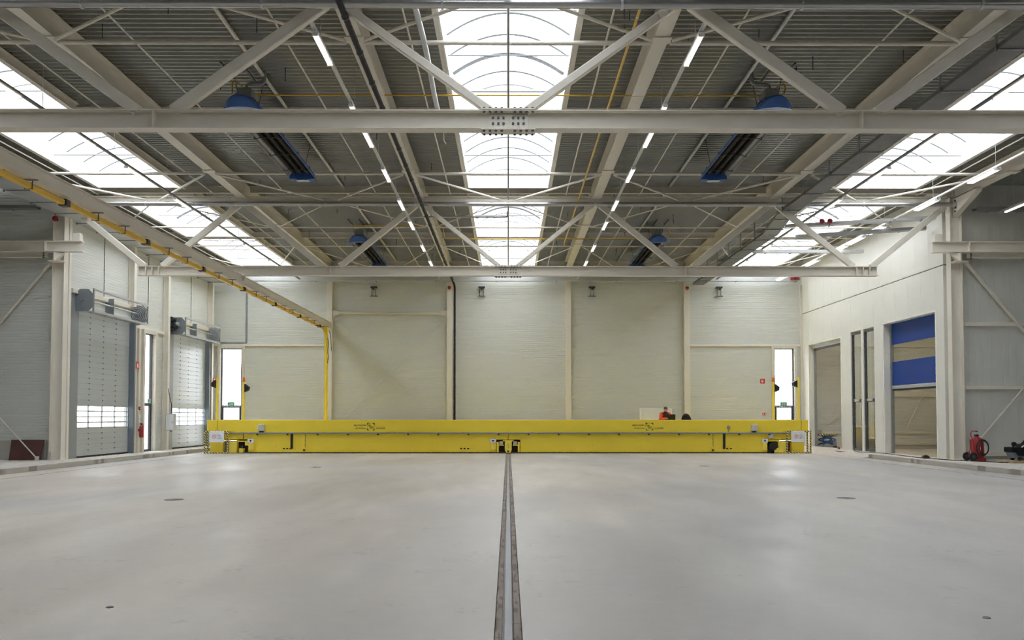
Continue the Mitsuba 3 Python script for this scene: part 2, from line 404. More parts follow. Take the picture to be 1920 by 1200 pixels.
# ---- roof deck with skylight openings
CE = struct('ceiling', 'grey trapezoidal steel roof deck')
SKY = [(0.6, 7.0), (8.0, 14.4), (15.6, 22.05), (22.95, 29.5), (30.9, 37.6), (38.15, 44.75)]
COLS = [(-13.65, -10.95), (-1.32, 1.32), (10.95, 13.65)]
def deck(x0, x1, y0, y1):
    P, D, V, F = 0.2, 0.05, [], []
    prof = [(y0, 0.0)]
    k = math.ceil(y0 / P)
    while k * P < y1 - 0.001:
        g = k * P
        for yy, zz in ((g + 0.0, 0), (g + 0.05, 0), (g + 0.075, D), (g + 0.175, D)):
            if prof[-1][0] + 1e-4 < yy < y1: prof.append((yy, zz))
        k += 1
    prof.append((y1, 0.0))
    for yy, zz in prof: V += [(x0, yy, ROOF + zz), (x1, yy, ROOF + zz)]
    for i in range(len(prof) - 1):
        a = 2 * i; F += [[a, a + 1, a + 3], [a, a + 3, a + 2]]
    return mesh(V, F)
xs_full = [(-24.5, -15), (-15, -13.65), (-10.95, -9), (-9, -6), (-6, -3), (-3, -1.32), (1.32, 3), (3, 6), (6, 9), (9, 10.95), (13.65, 15), (15, 24.5)]
for y0, y1 in ((-15.3, 0), (0, 15), (15, 30), (30, 45.25)):
    for x0, x1 in xs_full:
        if y0 == 30 and x0 < -15: continue
        if y0 == 30 and x0 == -15: x0 = -15.25
        part(CE, 'deck_sheet', deck(x0, x1, y0, y1), 'deck_steel')
ys = [-15.3] + [v for s in SKY for v in s] + [45.25]
for x0, x1 in COLS:
    for k in range(0, len(ys), 2):
        part(CE, 'deck_sheet', deck(x0, x1, ys[k], ys[k + 1]), 'deck_steel')

# ================================================================ SKYLIGHTS
def skylight(ci, si):
    x0, x1 = COLS[ci]; y0, y1 = SKY[si]
    pos = ['left', 'central', 'right'][ci]
    if si < 2: t = thing('skylight', f'arched skylight over the front of the hall, in the {pos} line', 'skylight', f'front skylights in the {pos} line')
    else: t = thing('skylight', f'long bright arched rooflight in the {pos} line, {ORD[si - 2]} from the camera'.replace('nearest from', 'nearest to'), 'skylight', 'arched rooflights')
    zt, w = ROOF - 0.25, 0.035
    top = 9.82
    up = [box(x0 - w, x0, y0 - w, y1 + w, zt, top), box(x1, x1 + w, y0 - w, y1 + w, zt, top), box(x0, x1, y0 - w, y0, zt, top), box(x0, x1, y1, y1 + w, zt, top)]
    part(t, 'upstand', cat_(up), 'white_sheet', label='white upstand lining')
    if si >= 2:
        for x in (x0 - w - 0.001, x1 + w + 0.001):
            s = -1 if x < (x0 + x1) / 2 else 1
            part(t, 'trimmer_beam', extrude(u_poly(0.24, 0.09), (x + s * 0.001, y0 - .2, zt + .12), (x + s * 0.001, y1 + .2 if y1 < 44 else 44.79, zt + .12), up=(s, 0, 0)), 'cream_paint', label='cream channel beam along the edge')
    c, R = (x0 + x1) / 2, 0.48
    hw = (x1 - x0) / 2
    def arc(n=16):
        return [(c + hw * u, top + R * (1 - u * u)) for u in np.linspace(-1, 1, n + 1)]
    n = 6
    L = (y1 - y0) / n
    A = arc()
    for k in range(n):
        ya, yb = y0 + k * L, y0 + (k + 1) * L
        V = [(x, yy, z) for x, z in A for yy in (ya, yb)]
        F = []
        for i in range(len(A) - 1):
            a = 2 * i; F += [[a, a + 1, a + 3], [a, a + 3, a + 2]]
        part(t, 'pane', mesh(V, F), 'vault_glazing')
    for k in range(n + 1):
        yy = y0 + k * L
        big = si in (2, 4) and k == n - 1
        part(t, 'rib', sweep([(x, yy, z - 0.02) for x, z in A], 0.055 if big else 0.024, 6), 'galvanised_dull')
    for yy in (y0 + 0.01, y1 - 0.01):
        F = [[0, i, i + 1] for i in range(1, len(A) - 1)]
        part(t, 'gable_pane', mesh([(x, yy, z) for x, z in A], F), 'vault_glazing')
    if si >= 2:
        for k in (1, 3, 5):
            part(t, 'tie_rod', rod((x0, y0 + k * L + .3, zt + .22), (x1, y0 + k * L + .3, zt + .22), 0.016, 6), 'galvanised_dull')
for ci in range(3):
    for si in range(6): skylight(ci, si)

# ================================================================ COLUMNS
def column_h(x):
    t = thing('steel_column', f'tall cream steel column carrying the middle roof truss on the {side(x)}', 'column', 'main hall columns')
    part(t, 'shaft', extrude(i_poly(0.30, 0.40, 0.016, 0.022), (x, 30.0 - 0.12, PL + .03), (x, 30.0 - 0.12, 9.0), up=(1, 0, 0)), 'column_paint')
    part(t, 'base_plate', box(x - .22, x + .22, 29.66, 30.08, PL, PL + .03, 0.005), 'column_paint')
    s = -1 if x < 0 else 1
    if x < 0: part(t, 'wall_post', box(-14.91, -14.85, 30.05, 30.2, PL, 8.9, 0.01), 'column_paint', label='slimmer cream post beside the shaft')
    if x < 0: part(t, 'trim_sheet', box(-15.1, -14.92, 30.05, 30.2, PL, 8.95, 0.004), 'column_paint')
    br = hull([(x + s * 0.0, 29.45, 6.80), (x + s * .0, 29.75, 6.80), (x, 29.45, 7.08), (x, 29.75, 7.08), (x - s * 0.3, 29.62, 7.08), (x + s * .02, 29.45, 6.8), (x + s * .02, 29.45, 7.08), (x + s * .02, 29.75, 7.08)])
    part(t, 'bracket', br, 'column_paint', label='cream bracket under the side beam')
    part(t, 'bracket_plate', box(x - 0.2, x + 0.26, 29.40, 29.78, 6.775, 6.80, 0.004), 'column_paint')
    return t
for x in (-15.08, 15.08): column_h(x)

# beams running outwards from the columns
for s in (-1, 1):
    t = thing('side_beam', f'cream steel beam fixed across the {side(s)} column at mid height', 'steel beam', 'beams crossing the columns')
    part(t, 'beam', extrude(i_poly(0.28, 0.36, 0.014, 0.02), (s * 14.2, 29.58, 7.28), (s * 24.3, 29.58, 7.28)), 'column_paint')
    part(t, 'stub', box(min(s * 14.24, s * 14.5), max(s * 14.24, s * 14.5), 29.48, 29.68, 7.461, 7.72, 0.01), 'column_paint', label='short upright stub on the beam end')
    part(t, 'stiffener', box(s * 15.40 - .012, s * 15.40 + .012, 29.45, 29.71, 7.12, 7.44), 'column_paint')
    part(t, 'lower_beam', extrude(i_poly(0.2, 0.16, 0.012, 0.014), (s * 15.42, 29.7, 7.015), (s * 24.3, 29.7, 7.015)), 'column_paint')
    part(t, 'bolt_set', cat_([box(s * 15.44 - .02, s * 15.44 + .02, 29.46, 29.50, z - .02, z + .02) for z in (6.9, 6.97, 7.04)]), 'dark_steel', kind='stuff')

def wall_column(name, x0, x1, y0, y1, z0, z1, label, group):
    t = thing(name, label, 'column', group)
    d = (y1 - y0) if (x1 - x0) > 0 else 0
    part(t, 'shaft', box(x0, x1, y0, y1, z0, z1, 0.012), 'column_paint')
    part(t, 'base_plate', box(x0 - .06, x1 + .06, y0 - .06, y1 + .0, max(z0 - .02, 0.001), z0 + .012, 0.004), 'column_paint')
bx = [(-9.015, 'behind the yellow mast'), (-2.955, 'beside the black downpipe'), (3.025, 'right of the middle of the back wall'), (9.015, 'behind the black bag')]
for x, where in bx:
    t = thing('wall_column', f'cream steel column on the back wall, {where}', 'column', 'back wall columns')
    part(t, 'shaft', extrude(i_poly(0.28, 0.27, 0.3 - 0.03, 0.02), (x, 44.84, 0.03), (x, 44.84, 9.2), up=(0, 1, 0)), 'column_paint')
    part(t, 'base_plate', box(x - .2, x + .2, 44.64, 44.98, 0.001, 0.03, 0.004), 'column_paint')
for y, z0, where in ((35.15, 5.95, 'above the nearer spiral door'), (38.70, PL, 'with the grey control cabinet between the two spiral doors'), (44.45, PL, 'in the far left corner')):
    t = thing('wall_column', f'cream steel column on the left wall {where}', 'column', 'left wall columns')
    part(t, 'shaft', extrude(i_poly(0.22, 0.24, 0.012, 0.018), (-14.87, y, z0 + .02), (-14.87, y, 9.2), up=(1, 0, 0)), 'column_paint')
    part(t, 'base_plate', box(-15.0, -14.74, y - .13, y + .13, z0, z0 + .02), 'column_paint')
# haunches from the columns up to the eaves girders
for s in (-1, 1):
    x = s * 15.12
    hp = hull([(x - .1, 29.85, 8.35), (x + .1, 29.85, 8.35), (x - .1, 29.85, 8.95), (x + .1, 29.85, 8.95), (x - .1, 28.3, 8.95), (x + .1, 28.3, 8.95), (x - .1, 28.3, 8.88), (x + .1, 28.3, 8.88)])
    t = thing('haunch', f'cream steel haunch joining the {side(s)} column and the eaves girder', 'steel haunch', 'haunches')
    part(t, 'plate', hp, 'cream_paint')
    part(t, 'bolt_set', cat_([lathe([(0.001, 0), (.03, 0), (.03, .03), (.001, .03)], (x - s * .1, 29.6 - dy, z), (-s, 0, 0), 6) for dy in (0, ) for z in (8.5, 8.62, 8.74, 8.86)]), 'dark_steel', kind='stuff')

# ================================================================ ROOF TRUSSES
def bolts(pts, axis, r=0.022, h=0.022):
    return cat_([lathe([(0.001, h), (r, h), (r, 0), (0.001, 0)], p, axis, 6) for p in pts])

def truss(y, zt, zb, where):
    """zt / zb: centre heights of the chords"""
    t = thing('roof_truss', f'cream steel roof truss across the hall, {where}', 'roof truss', 'roof trusses')
    for s in (-1, 1):
        x0, x1 = sorted((0.0, s * 12.5))
        part(t, 'bottom_chord', extrude(i_poly(0.26, 0.32, 0.014, 0.02), (x0, y, zb), (x1, y, zb)), 'cream_paint')
    part(t, 'top_chord', extrude(i_poly(0.26, 0.28, 0.014, 0.02), (-15.2, y, zt), (15.2, y, zt)), 'cream_paint')
    for k in range(-5, 5):
        a, b = 3 * k, 3 * (k + 1)
        lo, hi = (a, b) if k % 2 == 0 else (b, a)
        w = 0.20 if min(abs(a), abs(b)) >= 3 else 0.14
        q = 1 if hi > lo else -1
        p0 = np.array([lo + q * 0.30, y, zb + .165]); p1 = np.array([hi - q * 0.12, y, zt - .13])
        part(t, 'diagonal', extrude(rect_poly(0.14, w, 0.015), p0, p1), 'cream_paint')
    for x in (-12, -6, 6, 12):
        for dx in ((-.22, 0, .22) if abs(x) == 12 else (0,)):
            part(t, 'stiffener', box(x + dx - .012, x + dx + .012, y - .125, y + .125, zb - .14, zb + .14), 'cream_paint')
    yf = y - 0.13
    part(t, 'splice_plate', box(-.46, .46, yf - .012, y + .14, zb + .16, zb + .185, .003), 'cream_paint')
    part(t, 'splice_plate', box(-.46, .46, yf - .012, y + .14, zb - .185, zb - .16, .003), 'cream_paint')
    part(t, 'splice_plate', box(-.34, .34, y - .03, y - .008, zb - .11, zb + .11, .003), 'cream_paint')
    xs = [-.41, -.31, -.21, -.11, .11, .21, .31, .41]
    part(t, 'bolt_set', bolts([(x, y - d, zb + .185) for x in xs for d in (.1, -.1)], (0, 0, 1)), 'dark_steel', kind='stuff')
    part(t, 'bolt_set', bolts([(x, y - d, zb + .14) for x in xs for d in (.1,)], (0, 0, -1)), 'dark_steel', kind='stuff')
    part(t, 'bolt_set', bolts([(x, y - d, zb - .185) for x in xs for d in (.1, -.1)], (0, 0, -1)), 'dark_steel', kind='stuff')
    part(t, 'bolt_set', bolts([(x, y - .03, zb + dz) for x in (-.26, -.17, -.08, .08, .17, .26) for dz in (-.05, .05)], (0, -1, 0)), 'dark_steel', kind='stuff')
truss(15.0, 8.80, 6.635, 'nearest one, cut off by the upper picture edge')
truss(30.0, 8.92, 6.53, 'between the two main columns')

# ---- girders along the hall on top of the trusses
for x in (-15.2, -9, -3, 3, 9, 15.2):
    for y0, y1, w in ((14.0, 29.99, 'over the front bay'), (30.01, 44.98, 'over the rear bay')):
        if abs(x) > 15 and y0 > 20: continue
        n = {3: 'inner', 9: 'outer', 15.2: 'eaves'}[abs(x)]
        t = thing('roof_girder', f'long cream steel roof girder, {n} one on the {side(x)}, {w}', 'steel girder', 'roof girders')
        part(t, 'beam', extrude(i_poly(0.30, 0.49, 0.014, 0.022), (x, y0, 9.25), (x, y1, 9.25)), 'cream_paint')
        for yy in (17.2, 26.6) if y0 < 20 else (34.2, 38.0):
            part(t, 'gusset', box(x - .2, x + .2, yy - .14, yy + .14, 8.975, 8.995, .003), 'cream_paint')
# ---- cross beams between the skylights
for y, where in ((22.5, 'halfway along the front bay'), (30.25, 'just behind the middle truss'), (37.87, 'halfway along the rear bay'), (44.86, 'against the back wall')):
    for x0, x1 in ((-15, -9.16), (-8.84, -3.16), (-2.84, 2.84), (3.16, 8.84), (9.16, 15)):
        nm = {-15: 'far left', -8.84: 'left', -2.84: 'middle', 3.16: 'right', 9.16: 'far right'}[x0]
        solo('cross_beam', extrude(i_poly(0.12, 0.24, 0.012, 0.014), (x0, y, 9.375), (x1, y, 9.375)), 'cream_paint',
             f'cream cross beam under the roof deck, {where}, {nm} field', 'steel beam', 'cross beams under the roof deck')
# ---- tube struts and wind braces
for yi, (y, ym, w) in enumerate(((17.2, 15.2, 'behind the nearest truss'), (26.6, 29.85, 'in front of the middle truss'), (34.2, 30.4, 'behind the middle truss'), (38.0, 44.75, 'in front of the back wall'))):
    for k, x0 in enumerate((-15, -9, -3, 3, 9)):
        x1, nm = x0 + 6, ['far left', 'left', 'middle', 'right', 'far right'][k]
        solo('tube_strut', rod((x0 + .18, y, 8.93), (x1 - .18, y, 8.93), 0.045 if yi < 2 else 0.03, 10), 'cream_paint', f'cream steel tube strut between roof girders {w}, {nm} field', 'strut', 'roof struts', smooth=40)
        xm = (x0 + x1) / 2
        for a, q in ((x0 + .2, -.25), (x1 - .2, .25)):
            sd = 'left' if q < 0 else 'right'
            solo('wind_brace', rod((a, y + (.12 if ym > y else -.12), 8.93), (xm + q, ym, 8.93), 0.035 if yi < 2 else 0.022, 8), 'cream_paint', f'slanting roof brace tube {w}, {sd} leg, {nm} field', 'brace', 'roof wind braces', smooth=40)

# ================================================================ LIGHTING ROWS
WARM = (LAMP * 1.0, LAMP * 0.90, LAMP * 0.74)
COOL = (LAMP * 1.05, LAMP * 1.0, LAMP * 0.92)
def trunk(x, y0, y1, z, label, m='galvanised'):
    t = thing('lighting_track', label, 'lighting track', 'lighting tracks')
    part(t, 'rail', extrude(u_poly(0.065, 0.05, 0.008), (x, y0, z), (x, y1, z)), m)
    y = y0 + 1.0
    while y < y1:
        part(t, 'hanger', rod((x, y, z + .03), (x, y, ROOF + .02), 0.006, 5), 'galvanised'); y += 3.6
    return t
def luminaire(x, y, z, label, group, L=1.38, wide=False, emit=WARM):
    t = thing('tube_luminaire', label, 'ceiling light', group)
    w = 0.10 if wide else 0.055
    part(t, 'housing', box(x - w, x + w, y, y + L, z - 0.05, z - 0.002, 0.012), 'lamp_body')
    e = 0.085 if wide else 0.045
    part(t, 'tube', box(x - e, x + e, y + .04, y + L - .04, z - 0.085, z - 0.052, 0.014), 'lamp_body', emit=emit)
    for yy in (y + .012, y + L - .012):
        part(t, 'end_cap', box(x - w, x + w, yy - .012, yy + .012, z - .09, z - .05, 0.004), 'lamp_body')
ZL = 8.42
YS = [15.5, 19.1, 20.7, 24.0, 27.5, 30.5, 34.7, 38.3]
for x, nm in ((-3.42, 'left of the central skylights'), (3.42, 'right of the central skylights')):
    trunk(x, 15.0, 44.0, ZL, f'thin grey lighting track along the hall {nm}')
    for k, y in enumerate(YS):
        luminaire(x, y, ZL, f'fluorescent luminaire {nm}, {ordn(k)} in its row', f'luminaires {nm}')
for x, nm in ((-10.35, 'under the left line of skylights'), (10.35, 'under the right line of skylights')):
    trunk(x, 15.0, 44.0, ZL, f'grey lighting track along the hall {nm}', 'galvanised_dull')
    for k, y in enumerate([17.3, 20.7, 23.9, 27.4, 31.2, 34.7, 38.3]):
        luminaire(x, y, ZL, f'fluorescent luminaire {nm}, {ordn(k)} in its row', f'luminaires {nm}')
trunk(13.35, 19.5, 44.2, ZL, 'white lighting track running in front of the right wall', 'lamp_body')
for k, y in enumerate([20.5, 24.0, 27.4, 31.25, 33.2, 34.85, 38.1, 42.4]):
    luminaire(13.35, y, ZL, f'bright white luminaire in the row along the right wall, {ordn(k)}', 'luminaires along the right wall', L=1.45, wide=True, emit=COOL)
trunk(16.4, 24.0, 29.6, ZL, 'lighting track in the dark right side aisle')
luminaire(16.4, 27.7, ZL, 'single lit luminaire in the dark right side aisle', 'luminaire in the side aisle')
for k, y in enumerate((32.5, 38.0, 41.5)):
    luminaire(18.2, y, 6.4, 'fluorescent luminaire on the ceiling of the side room', 'luminaires in the side room', L=1.5, wide=True, emit=tuple(9 * v for v in WARM))

# ================================================================ RADIANT HEATERS
def heater(s, y0, y1, label):
    x, z = s * 6.0, 8.56 if y0 < 30 else 8.62
    t = thing('radiant_heater', label, 'radiant heater', 'blue radiant tube heaters')
    w, h = 0.38, 0.26
    # hood: an upside-down trough, blue outside, bright reflector inside
    out = [(-w, 0), (-w * .98, .10), (-w * .62, h), (w * .62, h), (w * .98, .10), (w, 0)]
    inn = [(w - .012, 0), (w * .98 - .012, .095), (w * .61, h - .012), (-w * .61, h - .012), (-w * .98 + .012, .095), (-w + .012, 0)]
    part(t, 'hood', extrude(sg.Polygon(out + [(w - .005, 0), (w * .98 - .005, .098), (w * .615, h - .005), (-w * .615, h - .005), (-w * .98 + .005, .098), (-w + .005, 0)]), (x, y0, z), (x, y1, z)), 'blue_enamel')
    part(t, 'reflector', extrude(sg.Polygon([(a * .983, b - .004) for a, b in out] + inn), (x, y0 + .03, z - .004), (x, y1 - .03, z - .004)), 'reflector_metal')
    for yy, q in ((y0, -1), (y1, 1)):
        pts = []
        for a in np.linspace(0, math.pi, 19):
            for b in (0, .25, .5, .65, .8, .9, .97, 1.0):
                k = math.sqrt(max(0, 1 - b * b)) * .35 + .65
                pts.append((x + w * k * math.cos(a), yy + q * .40 * b * (0.55 + .45 * math.sin(a)), z - .03 + (h + .03) * math.sin(a) * k))
        for a in np.linspace(-w, w, 5): pts.append((x + a, yy + q * .3 * (1 - (a / w) ** 2 * .5), z - .05))
        part(t, 'end_cap', hull(pts), 'blue_enamel', smooth=50)
        if q > 0: part(t, 'end_plate', box(x - .18, x + .18, yy + .02, yy + .20, z - .066, z - .05, .004), 'box_grey', label='small white rating plate')
    for dx in (-.2, 0.0, .2):
        part(t, 'burner_tube', rod((x + dx, y0 + .1, z + .10), (x + dx, y1 - .1, z + .10), 0.05, 10), 'burner_tube', smooth=40)
    part(t, 'back_shield', box(x - .30, x + .30, y0 + .1, y1 - .1, z + .165, z + .185), 'burner_tube')
    n = 4
    for k in range(n):
        yy = y0 + (y1 - y0) * (k + .5) / n
        part(t, 'tube_clip', sweep([(x - w - .012, yy, z + .12), (x - w + .03, yy, z - .01), (x - .2, yy, z + .035), (x, yy, z + .025), (x + .2, yy, z + .035), (x + w - .03, yy, z - .01), (x + w + .012, yy, z + .12)], 0.012, 6), 'black_plastic')
    for yy in (y0 + .5, y1 - .5):
        for dx in (-.22, .22):
            part(t, 'hanger', rod((x + dx, yy, z + h - .01), (x + dx * 1.6, yy, ROOF + .01), 0.009, 5), 'dark_steel')
    b = y0 + .2
    part(t, 'burner_box', box(x - .17, x + .17, b - .12, b + .35, z + h + .03, z + h + .26, .02), 'galvanised_dull', label='grey burner unit')
    part(t, 'flue', sweep(fillet([(x, b + .1, z + h + .2), (x, b + .1, z + h + .42), (x - s * .4, b + .1, z + h + .42), (x - s * .4, b + .1, ROOF + .02)], .12), .045, 8), 'galvanised_dull', smooth=40)
    for dx, l in ((-.35, .9), (.1, 1.1)):
        part(t, 'support_rail', box(x - s * dx - .02, x - s * dx + .02, b - .7, b - .7 + l, ROOF - .10, ROOF - .06), 'dark_steel')
heater(-1, 19.9, 25.7, 'large blue radiant tube heater left of the centre, hanging near the front truss')
heater(1, 19.9, 25.7, 'large blue radiant tube heater right of the centre, hanging near the front truss')
heater(-1, 35.5, 41.3, 'smaller looking blue radiant heater far back on the left, behind a truss diagonal')
heater(1, 35.5, 41.3, 'smaller looking blue radiant heater far back on the right, behind a truss diagonal')

# ================================================================ PIPES, CABLE TRAYS
def pipe(name, pts, r, m, label, category='pipe', group=None, rf=0.15, n=10, clamps=None):
    t = thing(name, label, category, group)
    path = fillet(pts, rf) if len(pts) > 2 else pts
    part(t, 'pipe', sweep(path, r, n), m, smooth=40)
    if clamps:
        step, cm, up = clamps
        for a, b in zip(pts, pts[1:]):
            a, b = np.asarray(a, float), np.asarray(b, float); L = np.linalg.norm(b - a); u = (b - a) / L; d = step / 2
            while d < L:
                p = a + u * d
                part(t, 'clamp', rod(p - u * .02, p + u * .02, r * 1.22, 10), cm)
                if up: part(t, 'hanger', rod(p + (0, 0, r), (p[0], p[1], up), 0.006, 4), cm)
                d += step
    return t
ztop = ROOF + .02
pipe('duct_pipe', [(-14.6, 14.62, 8.50), (14.6, 14.62, 8.50)], 0.085, 'duct_steel', 'round grey metal pipe crossing the picture along its upper edge', clamps=(3.0, 'galvanised', None))
pipe('duct_pipe', [(-4.3, 14.35, 8.66), (-0.06, 14.35, 8.66), (0.0, 14.42, 8.56)], 0.075, 'duct_steel', 'short grey metal pipe at the very top, left of the picture middle')
pipe('duct_pipe', [(-13.6, 29.55, 8.72), (15.0, 29.55, 8.72)], 0.07, 'duct_steel', 'shiny round metal pipe running along the middle truss', clamps=(3.0, 'galvanised', None))
pipe('duct_pipe', [(0.0, 15.2, 8.86), (0.0, 29.5, 8.86)], 0.024, 'galvanised_dull', 'thin grey pipe in the middle under the nearer skylights', n=8)
pipe('duct_pipe', [(0.0, 30.3, 8.86), (0.0, 44.8, 8.86)], 0.024, 'galvanised_dull', 'thin grey pipe in the middle under the farther skylights', n=8)
pipe('duct_pipe', [(-3.4, 30.6, 8.52), (-0.02, 30.6, 8.52), (-0.02, 30.6, 8.72)], 0.035, 'duct_steel', 'short bent grey pipe just behind the middle truss', n=8)
pipe('downpipe', [(-2.78, 14.2, 8.42), (-2.78, 44.45, 8.42), (-2.70, 44.72, 8.2), (-2.70, 44.74, 0.05)], 0.055, 'black_rubber', 'black rainwater pipe along the roof and down the back wall', rf=.2, clamps=(1.5, 'dark_steel', None))
pipe('gas_pipe', [(2.33, 14.3, 8.82), (2.33, 36.6, 8.82), (2.33, 36.6, 8.65)], 0.026, 'gas_yellow', 'yellow gas pipe running along the hall under the roof', group='yellow gas pipes', clamps=(3.0, 'galvanised', None))
pipe('gas_pipe', [(-6.35, 20.25, 9.05), (-6.35, 20.25, 9.38), (-6.1, 20.4, 9.22), (-6.35, 20.3, 9.02), (6.4, 20.3, 9.02), (6.4, 20.3, 9.35), (6.1, 20.45, 9.15)], 0.018, 'gas_yellow', 'yellow gas pipe across the hall feeding the two nearer heaters', group='yellow gas pipes')
pipe('gas_pipe', [(-6.1, 34.7, 9.1), (-2.6, 34.7, 9.1), (-2.6, 36.7, 8.98), (5.2, 36.7, 8.98), (6.6, 36.7, 8.98), (6.6, 36.2, 9.25), (6.5, 35.0, 9.15)], 0.018, 'gas_yellow', 'yellow gas pipe across the hall feeding the two farther heaters', group='yellow gas pipes')
for x, nm in ((-5.63, 'left'), (5.5, 'right')):
    pipe('conduit_pipe', [(x, 15.2, 9.44), (x, 44.8, 9.44)], 0.04, 'cream_paint' if x < 0 else 'galvanised', f'thicker pale pipe under the roof deck on the {nm}', n=8)
for x in (-13.9, -9.95, -7.5, -4.46, -1.96, 1.96, 4.46, 7.5, 9.95, 13.9):
    for y0, y1, w in ((15.2, 30.0, 'front'), (30.4, 44.7, 'rear')):
        d = {13.9: 'outermost', 9.95: 'second outermost', 7.5: 'middle', 4.46: 'second innermost', 1.96: 'innermost'}[abs(x)]
        solo('roof_rod', rod((x, y0, 9.14), (x, y1, 9.14), 0.02, 6), 'cream_paint', f'thin pale rod along the {w} bay under the roof, {d} on the {side(x)}', 'rod', 'thin rods under the roof', smooth=40)
# flexible corrugated conduit
t = thing('flexible_conduit', 'silver corrugated flexible hose hanging left of the central skylight', 'flexible hose')
ys_ = np.arange(14.9, 21.3, 0.045)
part(t, 'hose', sweep([(-1.66 - .02 * math.sin(y), y, 8.9) for y in ys_], [0.050 + 0.010 * (k % 2) for k in range(len(ys_))], 10), 'galvanised')
part(t, 'end_hook', sweep(fillet([(-1.66, 21.3, 8.9), (-1.66, 22.6, 8.86), (-1.66, 22.7, 8.7), (-1.6, 22.7, 8.62)], .05), 0.012, 6), 'galvanised')
# small hooks under the deck
random.seed(3)
for k in range(70):
    x = random.choice([-14.2, -8.3, -6.6, -5.1, -3.7, -2.2, 2.2, 3.7, 5.1, 6.6, 8.3, 14.2]) + random.uniform(-.2, .2); y = random.uniform(16.5, 43.0)
    solo('deck_hook', rod((x, y, ROOF + .03), (x, y, ROOF - random.uniform(.12, .3)), 0.010, 4), 'dark_steel', 'short dark rod hanging from the roof deck', 'hook', 'short rods under the roof deck')

def tray(name, p0, p1, w, h, label, m='galvanised', rungs=1.0, hang=None):
    t = thing(name, label, 'cable tray', 'cable trays')
    p0, p1 = np.asarray(p0, float), np.asarray(p1, float)
    part(t, 'channel', extrude(u_poly(w, h, 0.01), p0, p1), m)
    d, a, b = frame_of(p1 - p0); L = np.linalg.norm(p1 - p0); q = rungs / 2
    for off in (-.3, 0, .25):
        part(t, 'cable', rod(p0 + a * w * off * .9 + b * .04 + d * .05, p1 + a * w * off * .9 + b * .04 - d * .05, 0.018, 6), 'black_rubber')
    while q < L:
        c = p0 + d * q
        part(t, 'rung', extrude(rect_poly(0.04, 0.02), c - a * (w / 2 + .04) - b * .012, c + a * (w / 2 + .04) - b * .012), 'galvanised_dull')
        if hang:
            for sgn in ((-1,) if hang[1] == 1 else (-1, 1)):
                e = c + a * sgn * (w / 2 + .02)
                part(t, 'hanger', extrude(u_poly(.045, .03, .006), (e[0], e[1], e[2] - .05), (e[0], e[1], hang[0]), up=(0, 1, 0)), 'galvanised_dull')
        q += rungs
    return t
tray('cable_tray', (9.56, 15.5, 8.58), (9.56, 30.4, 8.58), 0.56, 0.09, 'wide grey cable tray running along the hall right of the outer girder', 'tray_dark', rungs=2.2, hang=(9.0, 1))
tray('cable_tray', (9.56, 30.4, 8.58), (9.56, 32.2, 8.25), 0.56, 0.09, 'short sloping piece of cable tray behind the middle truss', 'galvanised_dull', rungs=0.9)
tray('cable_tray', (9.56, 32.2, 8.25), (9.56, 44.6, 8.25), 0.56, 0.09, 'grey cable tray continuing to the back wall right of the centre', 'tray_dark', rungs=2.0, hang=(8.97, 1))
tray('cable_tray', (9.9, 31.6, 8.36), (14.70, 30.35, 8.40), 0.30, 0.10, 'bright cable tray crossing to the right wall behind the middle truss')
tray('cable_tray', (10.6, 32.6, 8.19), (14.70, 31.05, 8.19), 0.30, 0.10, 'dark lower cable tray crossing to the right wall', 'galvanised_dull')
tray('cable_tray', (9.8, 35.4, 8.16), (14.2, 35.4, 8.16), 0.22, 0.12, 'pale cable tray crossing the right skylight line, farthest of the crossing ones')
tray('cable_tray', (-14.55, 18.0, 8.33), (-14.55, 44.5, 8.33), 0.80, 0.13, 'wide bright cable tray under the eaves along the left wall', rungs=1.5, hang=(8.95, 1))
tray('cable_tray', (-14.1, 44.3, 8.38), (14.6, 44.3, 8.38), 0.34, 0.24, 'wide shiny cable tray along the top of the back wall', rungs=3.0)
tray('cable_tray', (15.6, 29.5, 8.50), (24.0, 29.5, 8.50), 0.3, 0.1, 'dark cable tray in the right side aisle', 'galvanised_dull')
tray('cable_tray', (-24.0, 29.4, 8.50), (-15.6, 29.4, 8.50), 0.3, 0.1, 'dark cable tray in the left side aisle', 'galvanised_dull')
pipe('wall_pipe', [(-13.2, 43.0, 8.72), (14.4, 43.0, 8.72)], 0.06, 'cream_paint', 'cream pipe along the top of the back wall above the cable tray', clamps=(3.0, 'galvanised', None))

# ================================================================ BUSBAR BEAM
t = thing('busbar_beam', 'cream steel beam with a yellow conductor rail running to the back wall on the left', 'overhead beam')
part(t, 'beam', extrude(i_poly(0.16, 0.30, 0.012, 0.016), (-9.0, 10.0, 6.21), (-9.0, 44.68, 6.21)), 'cream_paint')
for yy in (15.0, 30.0):
    part(t, 'hanger_plate', box(-9.09, -8.91, yy - .012, yy + .012, 6.2, 6.43), 'cream_paint')
part(t, 'conductor_rail', box(-9.055, -8.945, 10.0, 44.3, 5.885, 5.985, 0.012), 'busbar_yellow', label='yellow conductor rail')
y, k = 11.2, 0
while y < 44.2:
    if k % 3 == 2:
        part(t, 'joint_box', box(-9.085, -8.915, y - .09, y + .09, 5.865, 6.005, .01), 'black_plastic', label='black joint box')
    else:
        part(t, 'clamp', sweep([(-8.93, y, 6.05), (-8.93, y, 5.875), (-9.07, y, 5.875), (-9.07, y, 6.05)], 0.012, 6), 'dark_steel')
        part(t, 'bracket_arm', box(-9.17, -8.83, y - .025, y + .025, 6.035, 6.058), 'galvanised_dull')
    y += 1.35; k += 1
part(t, 'end_feed', sweep(fillet([(-8.95, 44.3, 5.93), (-8.9, 44.45, 5.8), (-8.88, 44.5, 5.5), (-8.86, 44.55, 4.9)], .1), 0.018, 6), 'black_rubber')

